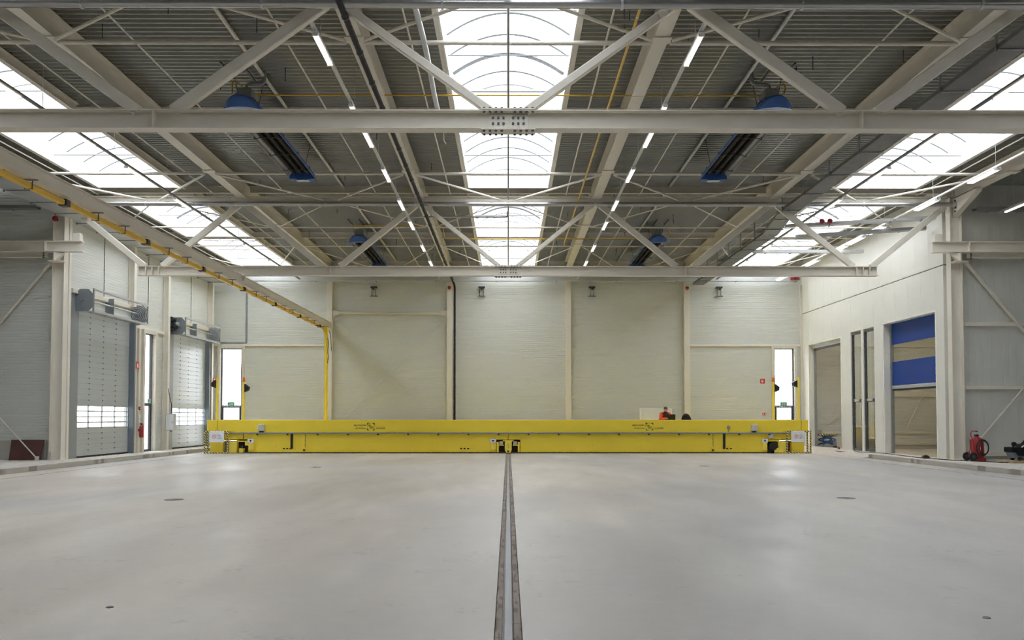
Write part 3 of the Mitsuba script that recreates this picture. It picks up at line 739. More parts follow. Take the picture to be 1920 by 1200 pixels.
# ---- small things under the back wall's cable tray, alarm bells
for x, nm in ((-12.5, 'far left'), (-6.8, 'left'), (-1.35, 'left of the middle'), (4.24, 'right of the middle'), (10.68, 'right')):
    t = thing('rod_bracket', f'small dark bracket with two rods high on the back wall, {nm} field', 'bracket', 'rod brackets high on the back wall')
    part(t, 'head', box(x - .16, x + .16, 44.78, 44.98, 8.12, 8.2, .01), 'dark_steel')
    part(t, 'lamp_eye', lathe([(0.001, 0), (.05, 0), (.05, .06), (.001, .06)], (x, 44.78, 8.06), (0, -1, 0), 12), 'black_plastic')
    for dx in (-.09, .09): part(t, 'rod', rod((x + dx, 44.86, 7.72), (x + dx, 44.86, 8.12), .014, 6), 'dark_steel')
    part(t, 'foot', box(x - .19, x + .19, 44.8, 44.94, 7.70, 7.725, .004), 'dark_steel')
def bell(x, y, z, ax, label):
    t = thing('alarm_bell', label, 'alarm bell', 'red alarm bells')
    part(t, 'gong', lathe([(0.001, .07), (.05, .065), (.08, .04), (.09, .015), (.09, 0), (.001, 0)], (x, y, z), ax, 18), 'red_paint', smooth=40)
    part(t, 'base', box(x - .05, x + .05, y - .0 if ax[1] else y - .05, y + .12 if ax[1] else y + .05, z - .05, z + .05, .005), 'black_plastic')
bell(-15.2, 29.70, 8.25, (0, -1, 0), 'red alarm bell high on the left main column')
bell(-2.96, 44.56, 8.10, (0, -1, 0), 'red alarm bell at the top of the column with the black downpipe')
bell(9.0, 44.56, 8.08, (0, -1, 0), 'red alarm bell at the top of the column above the black bag')
bell(10.98, 30.9, 8.45, (0, -1, 0), 'left one of two red alarm bells hanging on the crossing cable tray')
bell(11.24, 30.85, 8.45, (0, -1, 0), 'right one of two red alarm bells hanging on the crossing cable tray')
t = thing('alarm_box', 'flat red alarm box at the right end of the back wall tray', 'alarm box')
part(t, 'case', box(14.05, 14.5, 44.02, 44.12, 8.42, 8.56, .015), 'red_paint')
part(t, 'mark', box(14.2, 14.34, 44.0, 44.02, 8.46, 8.52, .004), 'ink_black')

# ---- bracing rods
def brace(p0, p1, r, label, plates=True):
    t = thing('bracing_rod', label, 'bracing rod', 'wall bracing rods')
    part(t, 'rod', rod(p0, p1, r, 8), 'cream_paint', smooth=40)
    for p in (p0, p1):
        part(t, 'end_plate', box(p[0] - .07, p[0] + .07, p[1] - .008, p[1] + .008, p[2] - .07, p[2] + .07, .003), 'cream_paint')
brace((-17.2, 29.9, 4.62), (-15.45, 29.9, 6.75), .05, 'thick cream brace high on the wall left of the left column')
brace((-17.2, 29.42, 2.05), (-15.50, 29.42, 0.24), .022, 'thin pale brace low on the wall in front of the brown board')
brace((15.5, 29.9, 6.80), (17.6, 29.9, 4.27), .06, 'thick cream brace high on the wall right of the right column')
brace((15.75, 29.9, 0.75), (17.5, 29.9, 2.75), .024, 'thin pale brace behind the wheeled fire extinguisher')
t = thing('tie_strut', 'cream tube strut with end brackets between two back wall columns', 'strut')
part(t, 'tube', rod((-8.5, 44.8, 6.83), (-3.35, 44.8, 6.83), .055, 10), 'cream_paint', smooth=40)
for x, s in ((-8.86, 1), (-3.1, -1)):
    part(t, 'end_bracket', extrude([(0, -.28), (.12, -.12), (.34, -.07), (.34, .10), (0, .16)] if s > 0 else [(0, -.28), (0, .16), (-.34, .10), (-.34, -.07), (-.12, -.12)], (x, 44.79, 6.83), (x, 44.83, 6.83)), 'cream_paint')
brace((-8.7, 44.85, 6.55), (-3.2, 44.85, 1.0), .018, 'thin pale bracing rod on the back wall falling to the right')
brace((-3.2, 44.85, 6.55), (-8.7, 44.85, 1.0), .018, 'thin pale bracing rod on the back wall rising to the right')
brace((-6.8, 44.9, 8.12), (-3.3, 44.9, 7.0), .010, 'very thin bracing rod at the top of the back wall')

# ================================================================ DOORS
def bx_add(key, name, m, *a, **k): return part(key, name, box(*a), m, **k)

def spiral_door(y0, y1, label, motor):
    """Slatted door in the left wall between y0 and y1 with an open spiral console above."""
    t = struct('door_1' if y0 < 36 else 'door_2', label)
    zt, n, X = 5.36, 26, -15.03
    h = (zt - PL - .06) / n
    ys = [y0 + (y1 - y0) * k / 5 for k in range(6)]
    cols = [y0 + (y1 - y0) * f for f in (0.0, 0.22, 0.47, 0.72, 1.0)]
    for k in range(n):
        z0, z1 = PL + .06 + k * h, PL + .06 + (k + 1) * h
        if 5 <= k <= 8:
            fr = [box(X - .02, X + .02, y0, y1, z0, z0 + .022), box(X - .02, X + .02, y0, y1, z1 - .016, z1)]
            fr += [box(X - .02, X + .02, c - .02, c + .02, z0, z1) for c in cols]
            s = part(t, 'slat', cat_(fr), 'door_grey', label='glazed slat frame')
            for a, b in zip(cols, cols[1:]):
                m = mesh([(X, a + .02, z0 + .022), (X, b - .02, z0 + .022), (X, b - .02, z1 - .016), (X, a + .02, z1 - .016)], [[0, 1, 2], [0, 2, 3]])
                part(s, 'pane', m, 'clear_pane')
        else:
            s = part(t, 'slat', box(X - .02, X + .02, y0, y1, z0, z1, .007), 'door_grey')
        hm = [box(X + .02, X + .035, c - .028, c + .028, z1 - .02, z1 + .02, .004) for c in cols[1:-1]]
        part(s, 'hinge_set', cat_(hm), 'dark_steel', kind='stuff')
    part(t, 'header', box(-15.1, -15.0, y0 - .02, y1 + .02, zt - .03, zt + .08), 'jamb_grey')
    part(t, 'backing', cat_([box(X - .045, X - .022, y0, y1, PL, PL + .06 + 5 * h), box(X - .045, X - .022, y0, y1, PL + .06 + 9 * h, zt)]), 'joint_grey')
    part(t, 'bottom_seal', box(X - .02, X + .03, y0, y1, PL, PL + .06), 'black_rubber')
    part(t, 'guide_post', box(-15.1, -14.97, y0 - .78, y0 + .02, PL, 6.02, .01), 'jamb_grey', label='wide grey sheet metal jamb')
    part(t, 'guide_post', box(-15.1, -14.80, y1 + .01, y1 + .14, PL, 5.30, .01), 'jamb_slate', label='slate coloured guide rail')
    part(t, 'lintel', box(-15.02, -14.88, y0 - .6, y1 + .2, 5.86, 6.02, .01), 'cream_paint')
    # console: end plates, spiral tracks, bars
    for yy, q in ((y0 - .25, 1), (y1 + .12, -1)):
        pts = [(-15.06, 5.27), (-14.52, 5.27), (-14.37, 5.42), (-14.37, 5.86), (-14.52, 6.03), (-14.80, 6.03), (-15.06, 5.88)]
        m = mesh([(x, yy + e, z) for e in (-.012, .012) for x, z in pts],
                 [[0, i + 1, i] for i in range(1, 6)] + [[7, 7 + i, 8 + i] for i in range(1, 6)] + [f for i in range(7) for f in ([i, (i + 1) % 7, 7 + (i + 1) % 7], [i, 7 + (i + 1) % 7, 7 + i])])
        part(t, 'console_plate', m, 'console_grey', label='hexagonal console plate')
        part(t, 'corner_bar', box(-14.375, -14.325, yy - .025, yy + .025, 5.24, 6.05, .004), 'galvanised_dull')
        for r in (.075, .14, .205, .27, .335, .395):
            part(t, 'spiral_track', torus((-14.74, yy + q * .05, 5.645), (0, 1, 0), r, .016, 28, 5), 'galvanised')
        part(t, 'hub', lathe([(0.001, -.07), (.045, -.07), (.045, .07), (.001, .07)], (-14.74, yy, 5.645), (0, 1, 0), 14), 'galvanised_dull')
    for z, x in ((6.02, -14.35), (5.27, -14.35)):
        part(t, 'front_bar', box(x - .035, x + .035, y0 - .25, y1 + .14, z - .035, z + .035, .006), 'galvanised')
    part(t, 'shaft', rod((-14.74, y0 - .2, 5.70), (-14.74, y1, 5.70), .03, 10), 'galvanised', smooth=40)
    part(t, 'middle_bracket', box(-15.0, -14.70, (y0 + y1) / 2 - .04, (y0 + y1) / 2 + .04, 5.40, 6.0, .006), 'console_grey')
    if motor:
        part(t, 'motor', cat_([box(-14.95, -14.70, y0 - .62, y0 - .16, 5.52, 5.80, .03), lathe([(.001, 0), (.11, 0), (.11, .42), (.001, .42)], (-14.86, y0 - .66, 5.92), (0, 1, 0), 12), box(-14.86, -14.72, y0 - .72, y0 - .5, 5.35, 5.5, .02)]), 'black_plastic', label='black door motor')
        part(t, 'gearbox', lathe([(.001, 0), (.09, 0), (.09, .1), (.001, .1)], (-14.70, y0 - .36, 5.72), (1, 0, 0), 12), 'galvanised')
    return t
spiral_door(31.0, 35.25, 'tall grey slatted spiral door with a window strip, nearer one in the left wall', False)
spiral_door(39.8, 44.1, 'tall shiny grey slatted spiral door with a window strip, farther one in the left wall', True)

def frame_mesh(axis, pos, u0, u1, z0, z1, w, d, trans=None):
    """Window frame bars as one mesh: axis 'x' (in the plane x = pos) or 'y'."""
    out = []
    def bar(a, b, c, e):
        out.append(box(pos - d / 2, pos + d / 2, a, b, c, e, .004) if axis == 'x' else box(a, b, pos - d / 2, pos + d / 2, c, e, .004))
    bar(u0, u0 + w, z0, z1); bar(u1 - w, u1, z0, z1); bar(u0 + w, u1 - w, z1 - w, z1); bar(u0 + w, u1 - w, z0, z0 + w)
    for z in trans or []: bar(u0 + w, u1 - w, z - w / 2, z + w / 2)
    return cat_(out)
def sheet(axis, pos, u0, u1, z0, z1):
    V = [(pos, u0, z0), (pos, u1, z0), (pos, u1, z1), (pos, u0, z1)] if axis == 'x' else [(u0, pos, z0), (u1, pos, z0), (u1, pos, z1), (u0, pos, z1)]
    return mesh(V, [[0, 1, 2], [0, 2, 3]])
def exit_sign(axis, c, z, label):
    """Green and white running-man sign hanging on a door transom; c = (x, y)."""
    t = thing('exit_sign', label, 'exit sign', 'green exit signs')
    def pl(u0, u1, z0, z1, m, name, off):
        if axis == 'y': b = box(c[0] + u0, c[0] + u1, c[1] - .02 - off, c[1] - off, z + z0, z + z1)
        else: b = box(c[0] + off, c[0] + .02 + off, c[1] + u0, c[1] + u1, z + z0, z + z1)
        part(t, name, b, m)
    pl(-.17, .17, -.085, .085, 'sign_white', 'plate', 0)
    pl(-.03, .155, -.07, .07, 'sign_green', 'green_field', .004)
    pl(-.15, -.06, -.06, .06, 'sign_green', 'arrow_field', .004)
    pl(.045, .075, .030, .055, 'sign_white', 'figure_head', .008)
    pl(.035, .07, -.02, .026, 'sign_white', 'figure_body', .008)
    pl(.02, .05, -.055, -.022, 'sign_white', 'figure_leg', .008)
    pl(.06, .095, -.05, -.02, 'sign_white', 'figure_leg', .008)

def glazed_door(n, axis, pos, u0, u1, z0, z1, zt, label, inner):
    t = struct(f'door_{n}', label)
    part(t, 'outer_frame', frame_mesh(axis, pos, u0, u1, z0, z1, .055, .10, [zt]), 'anthracite')
    part(t, 'leaf_frame', frame_mesh(axis, pos, u0 + .06, u1 - .06, z0 + .03, zt - .03, .065, .07), 'anthracite')
    part(t, 'pane', sheet(axis, pos, u0 + .12, u1 - .12, z0 + .1, zt - .09), 'clear_pane')
    part(t, 'pane', sheet(axis, pos, u0 + .055, u1 - .055, zt + .03, z1 - .055), 'clear_pane')
    s = inner
    if axis == 'y': h = sweep(fillet([(u0 + .1, pos, z0 + 1.05), (u0 + .1, pos + s * .10, z0 + 1.05), (u0 + .24, pos + s * .10, z0 + 1.05)], .03), .012, 6)
    else: h = sweep(fillet([(pos, u0 + .1, z0 + 1.05), (pos + s * .10, u0 + .1, z0 + 1.05), (pos + s * .10, u0 + .24, z0 + 1.05)], .03), .012, 6)
    part(t, 'handle', h, 'galvanised')
    return t
glazed_door(3, 'y', 45.06, -14.5, -13.45, PL, 5.08, 2.16, 'tall narrow glazed door with a dark frame in the left corner of the back wall', -1)
glazed_door(4, 'y', 45.06, 13.45, 14.45, PL, 5.08, 2.16, 'tall narrow glazed door with a dark frame in the right corner of the back wall', -1)
glazed_door(5, 'x', -15.06, 36.5, 37.55, PL, 5.08, 2.16, 'tall narrow glazed door between the two spiral doors in the left wall', 1)
exit_sign('y', (-13.98, 44.98), 2.27, 'green and white exit sign above the glazed door in the far left corner')
exit_sign('y', (13.92, 44.98), 2.27, 'green and white exit sign above the glazed door in the far right corner')
exit_sign('x', (-14.98, 37.2), 2.27, 'green and white exit sign above the glazed door between the spiral doors')
for u0, u1, nm in ((-14.55, -13.40, 'left'), (13.40, 14.5, 'right')):
    k = struct('trim_1', f'cream casing around the glazed door in the {nm} corner of the back wall')
    for a, b, c, d in ((u0 - .10, u0 + .03, PL, 5.2), (u1 - .03, u1 + .10, PL, 5.2), (u0 + .03, u1 - .03, 5.07, 5.2)):
        part(k, 'board', box(a, b, 44.86, 45.18, c, d, .006), 'cream_paint')
k = struct('trim_2', 'cream casing around the glazed door in the left wall')
for a, b, c, d in ((36.32, 36.48, PL, 5.2), (37.57, 37.72, PL, 5.2), (36.48, 37.57, 5.07, 5.2)):
    part(k, 'board', box(-15.18, -14.86, a, b, c, d, .006), 'cream_paint')
# slender post with the red sign next to the first door
t = thing('door_post', 'cream double post between the nearer spiral door and the glazed door', 'post')
for a in (35.40, 35.80): part(t, 'post', box(-14.999, -14.84, a, a + .2, PL, 5.16, .008), 'cream_paint')

# right wall: glazed doors and openings
def corridor_door(n, y0, y1, label):
    t = struct(f'door_{n}', label)
    part(t, 'outer_frame', frame_mesh('x', 14.98, y0, y1, PL, 5.22, .07, .10, [2.34]), 'anthracite')
    part(t, 'leaf_frame', frame_mesh('x', 14.98, y0 + .075, y1 - .075, PL + .03, 2.30, .07, .07), 'anthracite')
    part(t, 'pane', sheet('x', 14.98, y0 + .14, y1 - .14, PL + .1, 2.23), 'door_glass')
    part(t, 'pane', sheet('x', 14.98, y0 + .07, y1 - .07, 2.38, 5.15), 'door_glass')
    part(t, 'closer', box(14.86, 14.93, y0 + .2, y0 + .65, 2.26, 2.36, .01), 'box_grey', label='grey door closer')
    part(t, 'handle', sweep(fillet([(14.95, y1 - .1, 1.2), (14.86, y1 - .1, 1.2), (14.86, y1 - .26, 1.2)], .03), .012, 6), 'galvanised')
    return t
corridor_door(6, 37.52, 38.58, 'tall glazed door with a dark frame in the right wall, farther one of the pair')
corridor_door(7, 36.17, 37.23, 'tall glazed door with a dark frame in the right wall, nearer one of the pair')

t = struct('door_8', 'high speed roll door with blue and clear bands, half lowered in the right wall')
xc = 15.20
part(t, 'curtain_band', box(xc - .006, xc + .006, 30.95, 35.15, 4.45, 5.30), 'curtain_blue', label='blue band')
part(t, 'curtain_band', sheet('x', xc, 30.95, 35.15, 3.77, 4.45), 'curtain_clear', label='clear band')
part(t, 'curtain_band', box(xc - .006, xc + .006, 30.95, 35.15, 2.83, 3.77), 'curtain_blue', label='blue band')
part(t, 'bottom_bar', box(xc - .035, xc + .035, 30.95, 35.15, 2.70, 2.83, .012), 'galvanised')
part(t, 'rubber_lip', box(xc - .02, xc + .02, 30.95, 35.15, 2.63, 2.70), 'black_rubber')
for y in (30.90, 35.10): part(t, 'guide_rail', box(xc - .06, xc + .05, y, y + .10, PL, 5.28, .008), 'galvanised_dull')
t = struct('door_9', 'open roll door at the far end of the right wall')
part(t, 'roller_box', box(15.05, 15.26, 39.75, 44.0, 4.98, 5.16, .02), 'galvanised')
part(t, 'bottom_bar', box(15.12, 15.20, 39.8, 43.95, 4.88, 4.98, .012), 'dark_steel')
for y in (39.75, 43.92): part(t, 'guide_rail', box(15.14, 15.25, y, y + .08, PL, 5.0, .008), 'jamb_grey')
# flashing around the openings
for i, (y0, y1, zt) in enumerate(((30.9, 35.2, 5.28), (39.75, 44.0, 5.16))):
    k = struct('trim_3', f'thin light flashing around the {"nearer" if i == 0 else "farther"} large opening in the right wall')
    for a, b, c, d in ((y0 - .05, y0 + .006, PL, zt + .05), (y1 - .006, y1 + .05, PL, zt + .05), (y0, y1, zt - .006, zt + .05)):
        part(k, 'board', box(14.88, 14.899, a, b, c, d), 'white_sheet')

# ================================================================ TRAVERSER
F0 = 39.4        # front face
TR = thing('traverser', 'long yellow rail vehicle traverser standing across the far end of the hall', 'traverser')
def tp(name, m, b, label=None, smooth=False, kind=None, parent=None): return part(parent or TR, name, m, b, smooth=smooth, label=label, kind=kind)
tp('front_girder', box(-12.83, 12.96, F0, F0 + .55, .90, 1.48, .012), 'yellow_paint')
for x0, x1 in ((-13.30, -12.845), (12.975, 13.27)): tp('end_girder', box(x0, x1, F0, F0 + .6, .96 if x0 < 0 else .96, 1.475, .012), 'yellow_paint')
# lower web: pieces between the recesses
for x0, x1 in ((-11.48, -0.53), (0.53, 11.46)): tp('lower_web', box(x0, x1, F0 + .05, F0 + .45, .05, .90, .01), 'yellow_paint')
tp('lower_web', box(-.53, .53, F0 + .05, F0 + .45, .60, .90, .01), 'yellow_paint')
for x0, x1 in ((-12.5, -11.48), (11.46, 12.5)): tp('lower_web', box(x0, x1, F0 + .06, F0 + .45, .62, .90, .01), 'yellow_paint')
tp('web_seam', box(-.012, .012, F0 + .044, F0 + .05, .60, .89), 'oily_brown', label='dark vertical seam')
for x in (-11.7, 11.66): tp('web_seam', box(x - .012, x + .012, F0 + .054, F0 + .06, .64, .89), 'oily_brown', label='dark vertical seam')
for x0, x1 in ((-13.15, -12.58), (12.53, 13.08)): tp('end_panel', box(x0, x1, F0 - .02, F0 + .35, .05, .52, .01), 'yellow_paint')
for x0, x1 in ((-12.56, -12.34), (12.33, 12.52)):
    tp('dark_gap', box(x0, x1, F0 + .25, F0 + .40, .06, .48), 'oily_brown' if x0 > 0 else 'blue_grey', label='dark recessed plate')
tp('cable_duct', box(-12.9, 12.9, F0 - .10, F0 - .002, .868, .925, .008), 'galvanised_dull', label='grey cable duct ledge')
x = -12.4
while x < 12.8:
    tp('duct_clip', box(x - .03, x + .03, F0 - .07, F0 + .045, .80, .866, .006), 'dark_steel'); x += 1.33
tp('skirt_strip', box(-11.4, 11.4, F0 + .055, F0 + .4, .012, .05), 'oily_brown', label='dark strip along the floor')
# body behind the front girder
tp('deck_plate', box(-13.2, 13.2, F0 + .56, 44.0, 1.12, 1.20), 'yellow_paint')
tp('rear_girder', box(-13.2, 13.2, 43.4, 43.95, .05, 1.10, .012), 'yellow_paint')
for x in (-12.6, -6, 0.0, 6, 12.6): tp('cross_member', box(x - .15, x + .15, F0 + .62, 43.3, .55, 1.11, .01), 'yellow_paint')
for xx in np.arange(-12, 12.1, 4.0): tp('underframe', box(xx - 1.7, xx + 1.7, 41.5, 41.6, .06, .5), 'oily_brown', label='dark underframe plate')
# wheel bogies: middle and ends
def wheel(x, y, r=.21, w=.10):
    return lathe([(.001, -w / 2), (r * .55, -w / 2), (r * .6, -w * .3), (r * .85, -w * .3), (r, -w / 2), (r, w * .3), (r * 1.1, w * .32), (r * 1.1, w / 2), (.001, w / 2)], (x, y, r + .01), (1, 0, 0), 24)
def guard(x): return hull([(x + a, y, z) for a, z in ((-.15, .55), (.15, .55), (.15, .14), (.09, .03), (-.09, .03), (-.15, .14)) for y in (F0 - .10, F0 + .12)])
tp('wheel_guard', guard(0.0), 'yellow_light')
tp('guard_wing', box(-.24, .24, F0 - .08, F0 + .1, .53, .575, .008), 'yellow_light')
tp('guard_slot', box(-.05, .05, F0 - .106, F0 - .098, .06, .13), 'black_plastic', label='dark wheel slot')
for z in (.24, .31, .38): tp('guard_bolt', box(-.012, .012, F0 - .108, F0 - .098, z, z + .03), 'oily_brown')
tp('wheel', wheel(0, F0 + .32), 'dark_steel', smooth=30)
for x0, x1 in ((-.42, -.19), (.19, .42)):
    tp('motor_shelf', box(x0, x1, F0 - .02, F0 + .3, .335, .375, .006), 'yellow_light')
    tp('motor_box', box(x0 + .02, x1 - .03, F0 + .04, F0 + .25, .376, .53, .015), 'box_grey', label='grey motor housing')
for x0, x1 in ((-.51, -.42), (.42, .51)): tp('side_plate', box(x0, x1, F0 - .01, F0 + .4, .05, .50, .008), 'yellow_paint')
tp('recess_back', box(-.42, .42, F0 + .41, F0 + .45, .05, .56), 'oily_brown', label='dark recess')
# left end bogie
tp('bogie_block', box(-12.29, -11.96, F0 - .08, F0 + .3, .02, .52, .02), 'yellow_light')
tp('bogie_foot', box(-11.86, -11.68, F0 - .05, F0 + .25, .03, .22, .01), 'yellow_light')
tp('bogie_arm', box(-11.96, -11.50, F0 + .02, F0 + .2, .50, .56, .01), 'yellow_paint')
tp('wheel', wheel(-11.78, F0 + .34, .2), 'dark_steel', smooth=30)
tp('motor_shelf', box(-11.62, -11.46, F0 + .0, F0 + .3, .34, .50, .01), 'yellow_light')
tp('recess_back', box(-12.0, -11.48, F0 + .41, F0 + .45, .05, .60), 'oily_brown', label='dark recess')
# right end bogie with the black motor
tp('bogie_block', box(11.92, 12.26, F0 - .08, F0 + .3, .02, .52, .02), 'yellow_light')
tp('bogie_foot', box(11.74, 11.92, F0 - .10, F0 + .0, .03, .24, .01), 'yellow_light')
mot = cat_([lathe([(.001, 0), (.17, 0), (.19, .04), (.19, .34), (.15, .40), (.001, .40)], (11.70, F0 + .28, .30), (0, -1, 0), 18), box(11.47, 11.80, F0 + .0, F0 + .25, .05, .28, .04), box(11.72, 11.95, F0 + .02, F0 + .2, .32, .50, .05)])
tp('drive_motor', mot, 'black_plastic', label='black drive motor')
tp('motor_yoke', box(11.47, 12.0, F0 + .02, F0 + .2, .52, .58, .01), 'yellow_paint')
tp('wheel', wheel(11.78, F0 + .36, .2), 'dark_steel', smooth=30)
tp('small_box', box(11.52, 11.72, F0 - .04, F0 + .05, .66, .84, .01), 'box_grey', label='small grey box')
# hazard striped frames around the ends with sign plates
for s, xa, xb in ((-1, -13.22, -12.22), (1, 12.18, 13.20)):
    for x in (xa, xb): tp('hazard_bar', box(x - .035, x + .035, F0 - .52, F0 - .47, .02, 1.0, .006), 'hazard_stripe')
    xo = xa if s < 0 else xb
    tp('hazard_bar', box(xo - .035 + s * .02, xo + .035 + s * .02, F0 - .05, F0 + .0, .02, 1.0, .006), 'hazard_stripe')
    for z in (.045, .975): tp('hazard_bar', box(xa + .036, xb - .036, F0 - .52, F0 - .48, z - .03, z + .03, .006), 'hazard_stripe')
    for x in (xa, xb):
        for z in (.045, .975): tp('stay', box(x - .02, x + .02, F0 - .469, F0 + .02, z - .018, z + .018), 'yellow_paint')
    x0, x1 = (-13.0, -12.36) if s < 0 else (12.34, 12.94)
    pk = tp('sign_plate', box(x0, x1, F0 - .56, F0 - .535, .50, .99, .02), 'plate_white', label='white warning plate with a red prohibition ring')
    yk = F0 - .565
    cx_, cz_ = x0 + .22, .745
    tp('prohibition_ring', torus((cx_, yk + .004, cz_), (0, 1, 0), .075, .010, 28, 5), 'red_sign', parent=pk)
    tp('prohibition_bar', extrude(rect_poly(.014, .012), (cx_ - .052, yk + .004, cz_ + .052), (cx_ + .052, yk + .004, cz_ - .052)), 'red_sign', parent=pk)
    tp('print_lines', cat_([box(cx_ + .13, cx_ + .13 + w, yk, yk + .008, z, z + .018) for z, w in ((.83, .10), (.795, .15), (.76, .17), (.725, .13), (.69, .21), (.655, .18))]), 'ink_grey', kind='stuff', parent=pk)
# labels, boxes, plates, slots, cables on the front
for x0, x1 in ((-11.5, -11.22), (-.80, -.535), (11.22, 11.47)):
    pk = tp('label_plate', box(x0, x1, F0 - .03, F0 + .0, .46, .64, .006), 'plate_white', label='white label with a black triangle')
    c = (x0 + x1) / 2
    tp('triangle', hull([(c + a, y, z) for a, z in ((-.05, .59), (.05, .59), (0, .49)) for y in (F0 - .036, F0 - .029)]), 'ink_black', parent=pk)
    tp('label_bracket', box(x0 + .04, x1 - .02, F0 - .02, F0 + .06, .18, .458, .01), 'yellow_light')
    tp('label_rib', box(c - .015, c + .02, F0 - .05, F0 - .02, .18, .45, .004), 'yellow_light')
    tp('label_foot', box(x0 + .03, x1 - .02, F0 - .05, F0 + .05, .14, .178, .006), 'yellow_paint')
for x0, x1 in ((-11.03, -10.74), (10.73, 11.0)):
    tp('switch_box', box(x0, x1, F0 - .14, F0 - .001, .99, 1.26, .015), 'box_grey', label='grey switch box')
    tp('switch_socket', box(x0 + .06, x1 - .06, F0 - .10, F0 - .001, .93, .989, .01), 'dark_steel')
tp('key_disc', lathe([(.001, .05), (.065, .05), (.075, .03), (.075, 0), (.001, 0)], (9.74, F0, 1.14), (0, -1, 0), 18), 'galvanised_dull', label='small round grey device')
tp('key_stem', box(9.73, 9.75, F0 - .03, F0 - .001, .93, 1.07), 'dark_steel')
for x in (-9.56, 9.55):
    tp('black_duct', box(x - .05, x + .05, F0 + .0, F0 + .049, .20, .865, .008), 'black_plastic', label='black vertical cable duct')
for xs in ((-9.90, -9.76, -9.62), (-2.09, -1.93, -1.77), (9.69, 9.85, 9.55)):
    for x in xs: tp('slot', box(x - .04, x + .04, F0 + .042, F0 + .052, .18, .235), 'ink_black', label='small black slot')
for x, z0, z1 in ((-10.37, .19, .42), (-9.25, .07, .40), (-5.97, .19, .44), (-3.48, .07, .44), (3.83, .07, .42), (6.0, .19, .44), (10.37, .23, .50), (9.27, .07, .46)):
    tp('access_cover', box(x - .125, x + .125, F0 + .030, F0 + .052, z0, z1, .006), 'yellow_paint')
for x in (-9.0, 9.03):
    tp('end_switch', box(x - .07, x + .07, F0 - .02, F0 + .052, .08, .27, .008), 'yellow_paint')
    tp('end_switch_lens', box(x - .04, x + .05, F0 - .03, F0 - .018, .10, .18, .006), 'ink_black')
    tp('switch_cable', rod((x + .03, F0 + .035, .27), (x + .03, F0 + .035, .866), .009, 6), 'dark_steel')
# maker's mark on both halves
for x0 in (-6.83, 5.48):
    yy = F0 - .004
    def text(s, h, x, z, wide=None):
        m = meshkit.text_mesh(s, h, 0.004, bold=True)
        v = np.asarray(m.vertices); v = v - [v[:, 0].min(), 0, 0]
        k = 1.0 if wide is None else wide / v[:, 0].max()
        return mesh(np.c_[x + v[:, 0] * k, yy - v[:, 2] + .003, z + v[:, 1]], np.asarray(m.faces)[:, ::-1])
    mk = tp('maker_mark', text('MASCHINEN', .062, x0 + .02, 1.205, .52), 'ink_black', label="black lettering and emblem of the machine maker")
    tp('lettering', text('\u2013 STAHLBAU', .062, x0 + .02, 1.075, .52), 'ink_black', parent=mk)
    tp('lettering', text('DRESDEN', .062, x0 + .98, 1.075, .41), 'ink_black', parent=mk)
    ex0, ez0, e = x0 + .595, 1.01, .33
    sq = sg.box(ex0, ez0, ex0 + e, ez0 + e).difference(sg.Point(ex0 + e / 2, ez0 + e / 2).buffer(.170, 24))
    for g in getattr(sq, 'geoms', [sq]):
        m = trimesh.creation.extrude_polygon(g, .004, engine='earcut'); v = np.asarray(m.vertices)
        tp('emblem_corner', mesh(np.c_[v[:, 0], yy - v[:, 2] + .003, v[:, 1]], np.asarray(m.faces)[:, ::-1]), 'ink_black', parent=mk)
    ringp = sg.box(ex0, ez0, ex0 + e, ez0 + e).difference(sg.box(ex0 + .008, ez0 + .008, ex0 + e - .008, ez0 + e - .008))
    m = trimesh.creation.extrude_polygon(ringp, .004, engine='earcut'); v = np.asarray(m.vertices)
    tp('emblem_border', mesh(np.c_[v[:, 0], yy - v[:, 2] + .003, v[:, 1]], np.asarray(m.faces)[:, ::-1]), 'ink_black', parent=mk)
    tp('emblem_letter', text('m', .11, ex0 + .05, ez0 + .165, .11), 'ink_black', parent=mk)
    tp('emblem_letter', text('SD', .10, ex0 + .10, ez0 + .075, .18), 'ink_black', parent=mk)

# masts on the traverser
def mast(x, y, zt, d, beacon, pos):
    t = thing('lamp_mast', f'yellow mast with floodlight{" and orange beacon" if beacon else ""}, {pos}', 'mast', 'yellow lamp masts')
    part(t, 'pole', box(x - .05, x + .05, y - .05, y + .05, 1.2, zt, .01), 'yellow_light')
    part(t, 'foot', box(x - .12, x + .12, y - .12, y + .12, 1.2, 1.22, .004), 'yellow_light')
    zf = zt - .28
    part(t, 'floodlight', hull([(x + d * a, y + b, zf + c) for a, b, c in ((.07, -.15, .16), (.07, .15, .16), (.07, -.15, -.2), (.07, .15, -.2), (.26, -.12, .02), (.26, .12, .02), (.24, -.12, -.12), (.24, .12, -.12))]), 'black_plastic', label='black floodlight')
    part(t, 'floodlight_arm', box(min(x + d * .04, x + d * .1), max(x + d * .04, x + d * .1), y - .03, y + .03, zf - .06, zf + .12), 'dark_steel')
    if beacon:
        part(t, 'beacon', lathe([(.001, 0), (.055, 0), (.055, .13), (.035, .17), (.001, .17)], (x, y, zt + .02), (0, 0, 1), 14), 'orange_lens', smooth=40, label='orange beacon')
        part(t, 'beacon_base', lathe([(.001, 0), (.075, 0), (.075, .02), (.001, .02)], (x, y, zt), (0, 0, 1), 14), 'black_plastic')
mast(-13.22, 40.5, 3.40, -1, False, 'at the left end of the traverser')
mast(-12.02, 40.5, 3.22, 1, True, 'right of the far left glazed door')
mast(12.07, 40.5, 3.22, 1, True, 'left of the far right glazed door')
mast(13.2, 40.5, 3.42, -1, False, 'at the right end of the traverser')
t = thing('collector_mast', 'tall yellow current collector mast rising from the traverser to the conductor rail', 'mast')
part(t, 'pole', box(-8.57, -8.42, 41.42, 41.58, 1.2, 5.68, .012), 'yellow_paint')
